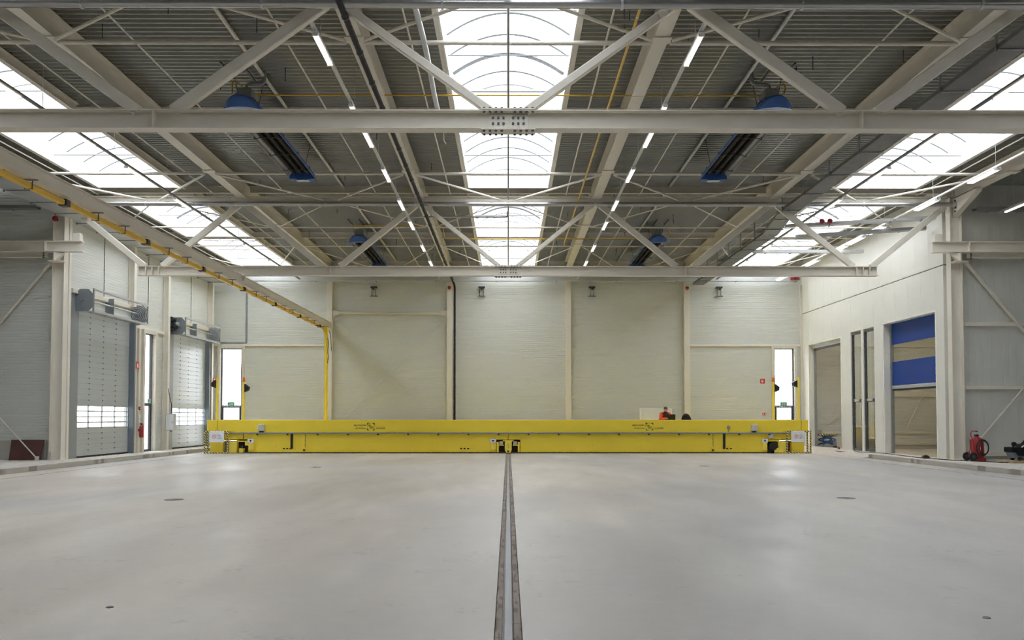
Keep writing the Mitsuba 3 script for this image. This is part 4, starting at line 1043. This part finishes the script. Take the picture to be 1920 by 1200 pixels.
part(t, 'pole_strip', box(-8.50, -8.47, 41.395, 41.425, 1.2, 5.68), 'yellow_light')
part(t, 'head_arm', hull([(-8.70, 41.40, 5.80), (-8.42, 41.40, 5.80), (-8.70, 41.6, 5.80), (-8.42, 41.6, 5.80), (-8.57, 41.40, 5.50), (-8.42, 41.40, 5.50), (-8.57, 41.6, 5.5), (-8.42, 41.6, 5.5)]), 'yellow_paint')
part(t, 'collector_arm', sweep(fillet([(-8.5, 41.5, 5.75), (-8.7, 41.5, 5.84), (-9.0, 41.5, 5.875)], .05), .022, 6), 'black_plastic')
part(t, 'cable', sweep([(-8.41, 41.45, 5.3), (-8.37, 41.45, 5.0), (-8.41, 41.45, 4.7), (-8.38, 41.45, 4.4), (-8.41, 41.45, 4.1)], .015, 6), 'black_rubber')
part(t, 'foot', box(-8.72, -8.22, 41.3, 41.7, 1.2, 1.225, .004), 'yellow_paint')

# ================================================================ RAIL IN THE FLOOR
t = thing('floor_rail', 'steel guide rail let into the floor along the middle of the hall', 'rail')
y = -14.0
while y < 44.6:
    y1 = min(y + 11.7, 44.9)
    part(t, 'rail_length', extrude([(-.036, -.09), (.036, -.09), (.036, -.012), (.028, 0.0), (-.028, 0.0), (-.036, -.012)], (0, y, 0.0), (0, y1 - .003, 0.0)), 'rail_steel'); y = y1
random.seed(5)
for x0, x1 in ((-SLOT + .004, -.048), (.042, SLOT - .004)):
    y = 3.0
    while y < 39.0:
        L = random.uniform(.8, 2.2); y1 = min(y + L, 39.2)
        dz = random.uniform(-.018, -.010)
        part(t, 'filler_block', box(x0, x1, y + .006, y1 - .006, -.085, dz, .004), 'rail_bed', label='brown mortar filler'); y = y1
for x, y, r in ((-6.48, 17.35, .18), (6.67, 17.63, .18), (-6.15, 28.55, .18), (6.39, 29.12, .18), (-3.35, 7.57, .03), (3.81, 7.14, .03)):
    w = 'left' if x < 0 else 'right'; d = 'close to the camera' if y < 10 else ('halfway along the floor' if y < 20 else 'far back')
    t = thing('floor_drain', f'{"small round cover" if r < .1 else "round drain cover"} in the floor {w} of the rail, {d}', 'drain cover', 'covers in the floor')
    part(t, 'rim', lathe([(r, -.001), (r, .006), (r * .88, .007), (r * .86, .002)], (x, y, 0), (0, 0, 1), 20), 'joint_grey')
    part(t, 'lid', lathe([(r * .86, .003), (.001, .0045)], (x, y, 0), (0, 0, 1), 20), 'joint_grey')

# ================================================================ SMALL WALL OBJECTS
def fire_sign(c, axis, label, w=.20):
    t = thing('fire_sign', label, 'fire sign', 'red fire equipment signs')
    def pl(u0, u1, z0, z1, m, name, off, th=.012):
        if axis == 'y': b = box(c[0] + u0, c[0] + u1, c[1] - th - off, c[1] - off, c[2] + z0, c[2] + z1)
        else: b = box(c[0] + off, c[0] + th + off, c[1] + u0, c[1] + u1, c[2] + z0, c[2] + z1)
        part(t, name, b, m)
    h = w / 2
    pl(-h, h, -h, h, 'red_sign', 'plate', 0)
    pl(-h * .45, -h * .05, -h * .6, h * .35, 'sign_white', 'pictogram_bottle', .012, .004)
    pl(-h * .35, -h * .15, h * .35, h * .6, 'sign_white', 'pictogram_valve', .012, .004)
    pl(h * .2, h * .32, -h * .6, h * .55, 'sign_white', 'pictogram_hose', .012, .004)
fire_sign((-14.84, 35.66, 3.67), 'x', 'red fire extinguisher sign on the post right of the nearer spiral door', .30)
fire_sign((-14.72, 44.62, 3.45), 'x', 'red fire sign on the corner column beside the left floodlight', .26)
fire_sign((12.87, 44.995, 3.42), 'y', 'red fire sign on the back wall left of the far right glazed door', .24)
fire_sign((12.92, 44.995, 1.75), 'y', 'smaller red sign low on the back wall near the right end of the traverser', .14)
t = thing('fire_extinguisher', 'red fire extinguisher hanging on the post beside the nearer spiral door', 'fire extinguisher')
ex, ey, ez = -14.72, 35.76 + .08, .78
part(t, 'cylinder', lathe([(.001, 0), (.07, 0), (.08, .03), (.08, .40), (.065, .46), (.03, .49), (.03, .52), (.001, .52)], (ex, ey, ez), (0, 0, 1), 18), 'red_paint', smooth=40)
part(t, 'valve', box(ex - .03, ex + .03, ey - .05, ey + .04, ez + .52, ez + .58, .01), 'black_plastic')
part(t, 'hose', sweep(fillet([(ex, ey + .04, ez + .54), (ex + .02, ey + .12, ez + .5), (ex + .02, ey + .10, ez + .2)], .05), .012, 6), 'black_rubber')
part(t, 'bracket', box(-14.86, ex - .06, ey - .03, ey + .03, ez + .25, ez + .35), 'dark_steel')
def call_box(x, y, z, label, axis='x'):
    t = thing('call_point', label, 'call point', 'small red call points')
    part(t, 'case', box(x, x + .05, y - .06, y + .06, z - .07, z + .07, .01), 'red_paint')
    part(t, 'window', box(x + .05, x + .055, y - .035, y + .035, z - .035, z + .02), 'sign_white')
call_box(-14.84, 35.88, 1.95, 'small red call point on the post above the fire extinguisher')
call_box(-14.995, 37.85, 1.30, 'small red call point on the wall right of the left glazed door')
t = thing('switch_plate', 'pale switch plate on the post above the fire extinguisher', 'switch')
part(t, 'case', box(-14.84, -14.80, 35.82, 35.97, 1.35, 1.7, .008), 'plate_white')
part(t, 'button', box(-14.80, -14.79, 35.87, 35.92, 1.5, 1.55), 'ink_grey')

def cabinet(x0, x1, y0, y1, z0, z1, label):
    t = thing('control_cabinet', label, 'control cabinet', 'door control cabinets')
    part(t, 'case', box(x0, x1, y0, y1, z0, z1, .012), 'box_grey')
    part(t, 'door', box(x0 + .03, x1 - .03, y0 - .012, y0, z0 + .03, z1 - .03, .004), 'plate_white')
    part(t, 'lock', box(x1 - .09, x1 - .06, y0 - .02, y0 - .012, (z0 + z1) / 2 - .03, (z0 + z1) / 2 + .03), 'dark_steel')
    part(t, 'cable', sweep(fillet([((x0 + x1) / 2, y1 - .05, z1), ((x0 + x1) / 2, y1 - .03, z1 + .4), (x0 + .02, y1 - .02, z1 + 1.1)], .1), .014, 6), 'black_rubber')
    part(t, 'cable_gland', rod(((x0 + x1) / 2, y1 - .06, z0 - .06), ((x0 + x1) / 2, y1 - .06, z0), .025, 8), 'black_plastic')
cabinet(-14.74, -14.36, 38.37, 38.59, 1.02, 1.74, 'grey control cabinet on the column between the spiral doors')
t = thing('paper_tag', 'crumpled pale paper tag hanging on the grey control cabinet', 'paper tag')
part(t, 'sheet', hull([(-14.46, 38.36, 1.18), (-14.39, 38.37, 1.25), (-14.42, 38.355, 1.5), (-14.45, 38.36, 1.42), (-14.40, 38.39, 1.3), (-14.43, 38.39, 1.45)]), 'plate_white')
cabinet(-15.08, -14.95, 29.92, 30.04, .82, 1.30, 'white control cabinet behind the left main column')
t = thing('junction_box', 'plain grey box on the wall above the white cabinet behind the left main column', 'junction box')
part(t, 'case', box(-15.08, -14.93, 29.92, 30.04, 1.75, 2.2, .02), 'cream_paint')
part(t, 'gland', rod((-15.0, 29.98, 2.2), (-15.0, 29.98, 2.28), .025, 8), 'black_plastic')
t = thing('leaning_board', 'dark reddish brown board leaning against the wall left of the left column', 'board')
part(t, 'sheet', extrude([(-16.55, PL), (-15.52, PL), (-15.52, .90), (-16.60, .90)], (0, 29.80, 0), (0, 29.84, 0), up=(0, 0, 1)) if False else hull([(x, y + .012 * k, z) for k in (0, 1, 2) for x, z, y in ((-16.50, PL + .002, 29.55), (-15.50, PL + .002, 29.55), (-15.50, .84, 29.88), (-16.60, .84, 29.88))]), 'brown_board')
t = thing('post_marker', 'small dark fitting at the foot of the left main column', 'fitting')
part(t, 'plate', box(-15.27, -15.22, 29.66, 29.70, PL + .12, PL + .30, .005), 'galvanised')
part(t, 'cable', rod((-15.2, 29.68, PL), (-15.2, 29.68, PL + .28), .008, 6), 'dark_steel')

# vertical conduits on the left wall
for y, lab in ((37.15 + .75, 'thin grey conduit beside the left glazed door'), (44.32, 'thin grey conduit right of the farther spiral door')):
    t = thing('wall_conduit', lab, 'conduit', 'wall conduits')
    part(t, 'pipe', rod((-14.975, y, 1.4), (-14.975, y, 5.1), .014, 6), 'galvanised_dull')
t = thing('wall_conduit', 'grey cable channel framing the upper left field of the back wall', 'conduit', 'wall conduits')
part(t, 'channel', box(-13.28, -13.20, 44.93, 44.995, 5.32, 8.3, .004), 'galvanised_dull')
part(t, 'channel', box(-14.6, -13.28, 44.95, 44.995, 5.32, 5.38, .004), 'galvanised_dull')

# ================================================================ THINGS ON THE RIGHT
# wheeled fire extinguisher
t = thing('wheeled_extinguisher', 'large red fire extinguisher on wheels beside the right column', 'fire extinguisher')
cx, cy = 15.33, 29.05
part(t, 'cylinder', lathe([(.001, .10), (.16, .10), (.195, .16), (.20, .58), (.17, .72), (.07, .78), (.05, .82), (.001, .82)], (cx, cy, PL), (0.0, .12, 1), 20), 'red_paint', smooth=40)
part(t, 'foot_ring', lathe([(.15, .0), (.16, .0), (.16, .14), (.15, .14)], (cx, cy - .0, PL), (0, 0, 1), 18), 'red_paint')
for q in (-1, 1):
    part(t, 'wheel', cat_([lathe([(.06, -.03), (.13, -.035), (.14, 0), (.13, .035), (.06, .03)], (cx - .27, cy + q * .2, PL + .145), (0, 1, 0), 20)]), 'black_rubber', smooth=40)
    part(t, 'hub', lathe([(.001, -.03), (.06, -.03), (.06, .03), (.001, .03)], (cx - .27, cy + q * .2, PL + .145), (0, 1, 0), 14), 'dark_steel')
part(t, 'axle', rod((cx - .27, cy - .2, PL + .145), (cx - .27, cy + .2, PL + .145), .015, 6), 'dark_steel')
part(t, 'frame', cat_([sweep(fillet([(cx - .27, cy + q * .1, PL + .145), (cx - .20, cy + q * .1, PL + .45), (cx - .22, cy + q * .1, PL + .70)], .06), .014, 6) for q in (-1, 1)]), 'red_paint')
part(t, 'handle', sweep(fillet([(cx - .20, cy - .1, PL + .66), (cx - .30, cy - .1, PL + .86), (cx - .26, cy - .1, PL + .98), (cx - .05, cy - .1, PL + .97), (cx - .02, cy + .05, PL + .95)], .05), .014, 6), 'red_paint')
part(t, 'hose', cat_([torus((cx + .02, cy - .23, PL + .44), (.35, -1, 0), .255, .020, 30, 6), torus((cx + .05, cy - .26, PL + .44), (.45, -1, .05), .215, .020, 30, 6)]), 'black_rubber', smooth=40, label='coiled black hose')
part(t, 'label_plate', box(cx - .07, cx - .03, cy - .215, cy - .197, PL + .30, PL + .46), 'sign_white', label='white label')
part(t, 'valve', cat_([box(cx - .06, cx + .06, cy + .04, cy + .15, PL + .79, PL + .86, .02), box(cx - .02, cx + .02, cy - .05, cy + .1, PL + .82, PL + .84)]), 'black_plastic')
part(t, 'base_block', box(cx - .13, cx + .16, cy - .2, cy + .1, PL, PL + .10, .02), 'red_paint')

# black floor machine at the right picture edge
t = thing('floor_machine', 'black machine with a grey tray standing at the right edge of the picture', 'machine')
mx, my = 16.15, 27.9
part(t, 'body', hull([(mx + a, my + b, c) for a, b, c in ((-.40, -.22, .52), (-.40, .22, .52), (-.30, -.25, .40), (-.30, .25, .4), (-.15, -.24, .74), (-.15, .24, .74), (.35, -.28, .80), (.35, .28, .8), (.45, -.28, .35), (.45, .28, .35), (0, -.26, .38), (0, .26, .38))]), 'matte_black', smooth=30)
part(t, 'hood', hull([(mx + a, my + b, c) for a, b, c in ((.0, -.16, .76), (.0, .16, .76), (.12, -.14, .90), (.12, .14, .9), (.5, -.16, .98), (.5, .16, .98), (.55, -.2, .78), (.55, .2, .78))]), 'matte_black', smooth=30)
part(t, 'front_box', box(mx - .50, mx - .30, my - .24, my + .24, .50, .66, .02), 'matte_black')
part(t, 'tray', hull([(mx + a, my + b, c) for a, b, c in ((-.45, -.22, .50), (-.45, .22, .5), (-.38, -.2, .32), (-.38, .2, .32), (-.05, -.2, .30), (-.05, .2, .3), (-.02, -.22, .46), (-.02, .22, .46))]), 'blue_grey', label='grey tray')
part(t, 'curved_trim', sweep([(mx - .22, my - .27, .66), (mx - .14, my - .28, .72), (mx - .02, my - .285, .75), (mx + .2, my - .285, .755), (mx + .4, my - .285, .75)], .022, 6), 'galvanised', smooth=40, label='silver curved trim')
part(t, 'knob', lathe([(.001, -.05), (.06, -.05), (.07, 0), (.06, .05), (.001, .05)], (mx - .36, my - .1, .76), (0, 1, 0), 16), 'matte_black', smooth=40)
part(t, 'knob_arm', rod((mx - .36, my - .1, .72), (mx - .24, my - .1, .60), .02, 6), 'galvanised')
for a, r in ((.18, .17), (-.24, .06)):
    for b in (-.2, .2):
        part(t, 'wheel', lathe([(.001, -.03), (r, -.03), (r, .03), (.001, .03)], (mx + a, my + b, PL + .075 + r), (0, 1, 0), 18), 'black_rubber')
t = thing('wooden_plank', 'rough wooden plank on the floor under the black machine', 'plank', 'wooden planks')
part(t, 'board', box(15.62, 16.9, 27.55, 28.3, PL, PL + .075, .008), 'raw_wood')
t = thing('wooden_plank', 'thin pale plank lying behind the black machine', 'plank', 'wooden planks')
part(t, 'board', box(15.75, 17.2, 28.55, 28.72, PL, PL + .05, .006), 'raw_wood')
t = thing('wooden_plank', 'short pale batten on the floor right of the wheeled extinguisher', 'plank', 'wooden planks')
part(t, 'board', box(15.55, 15.95, 28.95, 29.02, PL, PL + .03, .004), 'raw_wood')

# cables on the right walkway
def floor_cable(pts, r, label, z=PL):
    from scipy.interpolate import CubicSpline
    p = np.asarray(pts, float); s = np.arange(len(p)); cs = CubicSpline(s, p); q = cs(np.linspace(0, len(p) - 1, 8 * len(p)))
    t = thing('floor_cable', label, 'cable', 'cables on the walkway')
    part(t, 'cord', sweep([(a, b, z + r) for a, b in q], r, 6), 'black_rubber', smooth=40); return t
t = floor_cable([(14.72, 37.9), (14.4, 36.9), (14.35, 36.0), (14.62, 35.2), (14.65, 34.0), (14.5, 32.6), (14.42, 31.0)], .014, 'black cable lying in front of the glazed doors and the roll door')
t = floor_cable([(14.5, 30.7), (14.55, 29.9), (14.75, 29.2), (15.1, 28.5), (15.55, 27.7)], .014, 'black cable running from the cable reel to the black machine')
t = floor_cable([(14.72, 38.0), (14.3, 38.5), (14.45, 39.3), (14.72, 39.7)], .012, 'dark cable curling in front of the farther opening', z=PL * .6)
t = thing('plug', 'small red plug on the floor beside the farther opening', 'plug')
part(t, 'body', lathe([(.001, 0), (.035, 0), (.04, .08), (.03, .16), (.001, .16)], (14.74, 39.68, PL + .045), (.2, 1, 0), 12), 'red_paint')
part(t, 'collar', lathe([(.042, .06), (.05, .06), (.05, .09), (.042, .09)], (14.74, 39.68, PL + .045), (.2, 1, 0), 12), 'black_plastic')
t = thing('cable_reel', 'low black cable coupling box on the walkway below the right column', 'coupling')
part(t, 'case', hull([(14.42 + a, 30.8 + b, PL + c) for a, b, c in ((-.12, -.1, 0), (.14, -.1, 0), (-.12, .1, 0), (.14, .1, 0), (-.07, -.06, .10), (.08, -.06, .10), (-.07, .06, .10), (.08, .06, .1))]), 'black_plastic')
part(t, 'lid', box(14.38, 14.46, 30.74, 30.82, PL + .10, PL + .12, .006), 'dark_steel')

# scissor lift in the side room
t = thing('scissor_lift', 'blue scissor lift with a striped rim seen through the farther opening', 'scissor lift')
lx, ly = 15.75, 44.0
part(t, 'base', box(lx - .45, lx + .40, ly - .3, ly + .3, 0.0 + .10, 0.0 + .22, .02), 'galvanised_dull')
for a in (-.33, .28):
    for b in (-.28, .28): part(t, 'wheel', lathe([(.001, -.04), (.1, -.04), (.1, .04), (.001, .04)], (lx + a, ly + b, 0.0 + .1), (0, 1, 0), 14), 'black_rubber')
for k in range(2):
    for q in (-1, 1):
        for b in (-.25, .25):
            z0 = 0.0 + .22 + .25 * k
            part(t, 'scissor_arm', extrude(rect_poly(.04, .06), (lx - q * .34, ly + b, z0 + .02), (lx + q * .34, ly + b, z0 + .25)), 'lift_blue')
part(t, 'platform', box(lx - .45, lx + .35, ly - .3, ly + .3, 0.0 + .70, 0.0 + .76, .01), 'lift_blue')
part(t, 'striped_rim', box(lx - .48, lx + .38, ly - .34, ly - .30, 0.0 + .70, 0.0 + .78), 'hazard_stripe')
part(t, 'control_box', box(lx + .2, lx + .38, ly - .3, ly - .05, 0.0 + .22, 0.0 + .42, .02), 'galvanised_dull')
t = thing('room_brace', 'thin pale bracing rod on the end wall of the side room', 'bracing rod')
part(t, 'rod', rod((15.75, 44.85, .85), (17.9, 44.85, 2.9), .02, 6), 'cream_paint')
part(t, 'end_plate', box(15.68, 15.8, 44.84, 44.99, .78, .92), 'cream_paint')
t = thing('room_base_rail', 'pale base rail along the end wall of the side room', 'rail')
part(t, 'rail', box(15.3, 21.9, 44.93, 44.999, .76, .82, .005), 'cream_paint')
struct('wall_side_room', 'beige panel wall inside the side room', cat_([box(22.0, 22.1, 30.3, 45.0, 0, 6.4)]), 'tan_panel')
struct('trim_4', 'pale rails on the beige wall inside the side room', cat_([box(21.93, 21.999, 30.3, 45, z - .06, z + .06) for z in (.5, 2.5, 4.6)]), 'cream_paint')

for z, h, nm in ((.27, .07, 'low'), (2.75, .13, 'middle'), (5.25, .12, 'high')):
    solo('room_rail', box(17.1, 21.9, 44.90, 44.999, z - h, z + h, .008), 'cream_paint', f'cream horizontal rail seen through the half open blue door, {nm} one', 'rail', 'rails in the side room')
solo('room_rod', rod((20.0, 44.86, .9), (21.0, 44.86, 2.8), .02, 6), 'cream_paint', 'thin slanting rod seen below the blue roll door', 'rod')

# ================================================================ ON THE TRAVERSER: PERSON, LAPTOP, BAG, CABINET
t = thing('equipment_cabinet', 'low pale grey cabinet standing on the traverser behind the person', 'cabinet')
part(t, 'case', box(6.27, 7.75, 42.0, 42.5, 1.2, 2.02, .015), 'plate_white')
part(t, 'case', box(7.77, 8.16, 42.0, 42.5, 1.2, 2.0, .015), 'box_grey')
for x0, x1 in ((6.30, 7.0), (7.02, 7.72)): part(t, 'door', box(x0, x1, 41.985, 41.999, 1.24, 1.99, .004), 'plate_white')
t = thing('black_bag', 'black cloth bag with a tan flap on the traverser beside the column', 'bag')
rs = np.random.RandomState(2)
pts = [(8.12 + .23 * math.cos(a) * k, 40.5 + .16 * math.sin(a) * k, 1.2 + z) for z, k in ((0, .95), (.2, 1.05), (.38, .9), (.5, .6), (.56, .25)) for a in np.linspace(0, 2 * math.pi, 11)[:-1]]
part(t, 'body', hull([(x + (z - 1.2) * -.08, y, z) for x, y, z in pts]), 'black_cloth', smooth=60)
part(t, 'flap', hull([(7.93, 40.36, 1.66), (8.10, 40.34, 1.70), (7.97, 40.38, 1.73), (8.1, 40.40, 1.765), (7.92, 40.45, 1.66)]), 'brown_board', label='tan flap')
part(t, 'strap', sweep([(7.95, 40.5, 1.55), (7.9, 40.45, 1.4), (7.9, 40.42, 1.22)], .015, 6), 'black_cloth')
t = thing('laptop', 'open black laptop on the edge of the traverser in front of the person', 'laptop')
part(t, 'base', box(7.11, 7.43, 39.62, 39.86, 1.48, 1.50, .004), 'black_plastic')
part(t, 'screen', hull([(x, y + d, z) for d in (0, .012) for x, y, z in ((7.11, 39.62, 1.50), (7.43, 39.62, 1.50), (7.11, 39.55, 1.72), (7.43, 39.55, 1.72))]), 'black_plastic')
part(t, 'keyboard', box(7.14, 7.40, 39.66, 39.77, 1.50, 1.503), 'dark_steel')

import manifold3d as m3
def ball(p, r): 
    s = trimesh.creation.icosphere(subdivisions=2, radius=r); return np.asarray(s.vertices) + np.asarray(p)
def limb(*joints):
    """Chain of (point, radius): union of hulls of consecutive spheres."""
    out = []
    for (p, r), (q, s) in zip(joints, joints[1:]):
        out.append(m3.Manifold.hull_points(np.vstack([ball(p, r), ball(q, s)])))
    return out
def blob(*joints): return m3.Manifold.hull_points(np.vstack([ball(p, r) for p, r in joints]))
def fuse(ms, res=.014, it=8):
    u = m3.Manifold.batch_boolean(ms, m3.OpType.Add).refine_to_length(res)
    k = u.to_mesh(); m = trimesh.Trimesh(k.vert_properties[:, :3], k.tri_verts, process=True)
    trimesh.smoothing.filter_taubin(m, lamb=.5, nu=.53, iterations=it); return m

P = thing('person', 'person in an open orange-red jacket sitting on the traverser, looking down at a laptop', 'person')
bxx, by, bz = 7.10, 40.32, 1.20          # seat on the deck plate
J = lambda x, y, z: (bxx + x, by + y, bz + z)
hip = J(0, 0, .12)
neck = J(0, -.08, .60); chin = J(.0, -.17, .68)
shL, shR = J(-.18, -.05, .54), J(.18, -.05, .54)
elL, elR = J(-.25, -.17, .30), J(.27, -.18, .31)
wrL, wrR = J(-.02, -.48, .345), J(.24, -.48, .335)
knL, knR = J(-.36, -.26, .17), J(.36, -.26, .17)
anL, anR = J(.10, -.34, .075), J(-.10, -.34, .075)
def hand(w, tip, s):
    """Palm and five fingers resting on the keyboard; s = +1 when the thumb points to +x."""
    w, tip = np.asarray(w), np.asarray(tip)
    d = (tip - w) / np.linalg.norm(tip - w); a = np.array([1.0, 0, 0]) * s
    up = np.array([0, 0, 1.0])
    palm = w + d * .085
    ms = [blob((w, .026), (w + d * .04 + a * .026, .017), (w + d * .04 - a * .026, .017), (palm + a * .028, .013), (palm - a * .03, .012))]
    for k, (o, L) in enumerate(((.028, .066), (.009, .076), (-.011, .070), (-.030, .055))):
        b = palm + a * o
        m_ = b + d * L * .55 + up * .012; e = b + d * L * .95 - up * .014
        ms += limb((b, .0095), (m_, .0088), (e, .0075))
    tb = w + d * .03 + a * .026
    ms += limb((tb, .012), (tb + a * .026 + d * .03, .010), (tb + a * .030 + d * .058 - up * .006, .0085))
    return ms
head_c = np.array(J(.005, -.145, .745))
body = limb((J(0, 0, .12), .13), (J(0, -.01, .30), .125), (J(0, -.05, .48), .14)) + [blob((shL, .06), (shR, .06), (J(0, -.05, .42), .11), (J(0, -.07, .58), .055))]
body += limb((J(0, -.08, .56), .058), (J(0, -.115, .66), .055), (tuple(head_c - (0, -.01, .04)), .06))
# head: skull, jaw, nose, brow, ears
_ct, _st = math.cos(.42), math.sin(.42)
def HD(x, y, z):      # a point of the head, bowed towards the laptop
    return tuple(head_c + (x, _ct * y - _st * z, _st * y + _ct * z))
body += [blob((HD(0, .02, .025), .085), (HD(0, -.025, .01), .07), (HD(0, -.045, -.06), .042), (HD(0, -.055, -.088), .024)),
         blob((HD(0, -.092, .0), .010), (HD(0, -.112, -.035), .013), (HD(0, -.08, -.04), .016)),
         blob((HD(-.035, -.082, .022), .010), (HD(.035, -.082, .022), .010)),
         blob((HD(-.018, -.090, -.066), .009), (HD(.018, -.090, -.066), .009))]
for s in (-1, 1): body += [blob((HD(s * .082, .01, .01), .014), (HD(s * .084, .015, -.022), .010))]
for sh, el, wr in ((shL, elL, wrL), (shR, elR, wrR)): body += limb((sh, .055), (el, .043), (wr, .028))
for kn, an, s in ((knL, anL, -1), (knR, anR, 1)):
    body += limb((J(s * .10, 0, .12), .095), (kn, .068), (an, .042)) + limb((an, .042), (tuple(np.array(an) + (.16 * -s, -.05, -.015)), .032))
body += hand(wrL, np.array(wrL) + (.06, -.14, -.03), 1) + hand(wrR, np.array(wrR) + (-.02, -.15, -.03), -1)
part(P, 'body', fuse(body, .012, 6), 'skin', smooth=True)
# clothing
jk = limb((J(0, .02, .12), .150), (J(0, .01, .30), .150), (J(0, -.03, .46), .160)) + [blob((J(-.18, -.04, .545), .075), (J(.18, -.04, .545), .075), (J(0, -.03, .40), .14), (J(0, -.05, .58), .075))]
for sh, el, wr in ((shL, elL, wrL), (shR, elR, wrR)):
    w2 = np.array(el) + (np.array(wr) - el) * .9
    jk += limb((sh, .075), (el, .062), (tuple(w2), .046))
jacket = m3.Manifold.batch_boolean(jk, m3.OpType.Add)
cut = m3.Manifold.hull_points(np.array([J(a, b, c) for a, b, c in ((-.055, -.60, .66), (.075, -.60, .66), (-.075, -.12, .66), (.095, -.12, .66), (-.015, -.60, .02), (.035, -.6, .02), (-.025, -.10, .02), (.045, -.10, .02))]))
hole = m3.Manifold.hull_points(np.vstack([ball(J(0, -.09, .60), .062), ball(J(0, -.13, .74), .07)]))
jacket = (jacket - cut - hole).refine_to_length(.016)
k_ = jacket.to_mesh(); jm = trimesh.Trimesh(k_.vert_properties[:, :3], k_.tri_verts, process=True)
trimesh.smoothing.filter_taubin(jm, lamb=.5, nu=.53, iterations=4)
part(P, 'jacket', jm, 'orange_cloth', smooth=True, label='open orange-red jacket')
sh_ = limb((J(0, -.005, .12), .139), (J(0, -.02, .30), .135), (J(0, -.06, .46), .145)) + [blob((J(-.10, -.075, .53), .066), (J(.10, -.075, .53), .066), (J(0, -.09, .57), .078))] + limb((J(0, -.09, .57), .074), (J(0, -.11, .630), .066))
part(P, 'shirt', fuse(sh_, .016, 4), 'dark_red_cloth', smooth=True, label='dark shirt')
tr = limb((J(-.05, 0, .12), .132), (J(.05, 0, .12), .132))
for kn, an, s in ((knL, anL, -1), (knR, anR, 1)): tr += limb((J(s * .10, 0, .12), .108), (kn, .082), (tuple(np.array(kn) + (np.array(an) - kn) * .88), .058))
part(P, 'trousers', fuse(tr, .02, 4), 'navy_cloth', smooth=True, label='dark trousers')
for an, s in ((anL, -1), (anR, 1)):
    part(P, 'shoe', fuse([blob((an, .052), (tuple(np.array(an) + (.17 * -s, -.05, -.022)), .042), (tuple(np.array(an) + (-.05 * -s, .0, -.02)), .045))], .02, 3), 'black_rubber', smooth=True, label='dark shoe')
hair = m3.Manifold.hull_points(np.vstack([ball(HD(0, .028, .034), .090), ball(HD(0, -.02, .030), .080), ball(HD(0, .05, -.02), .062)]))
face = m3.Manifold.hull_points(np.array([HD(*p) for p in ((-.12, -.2, .052), (.12, -.2, .052), (-.12, -.03, .045), (.12, -.03, .045), (-.12, -.2, -.2), (.12, -.2, -.2), (-.12, .0, -.2), (.12, .0, -.2), (-.12, -.012, -.0), (.12, -.012, 0))]))
hm = (hair - face).refine_to_length(.012).to_mesh(); hmm = trimesh.Trimesh(hm.vert_properties[:, :3], hm.tri_verts, process=True)
trimesh.smoothing.filter_taubin(hmm, lamb=.5, nu=.53, iterations=4)
part(P, 'hair', hmm, 'brown_hair', smooth=True, label='short brown hair')
for s in (-1, 1):
    part(P, 'eye', trimesh.creation.icosphere(2, .008).apply_translation(HD(s * .031, -.084, .004)), 'sign_white', smooth=True)
    part(P, 'pupil', trimesh.creation.icosphere(1, .0058).apply_translation(HD(s * .031, -.0895, .0)), 'ink_black', smooth=True)
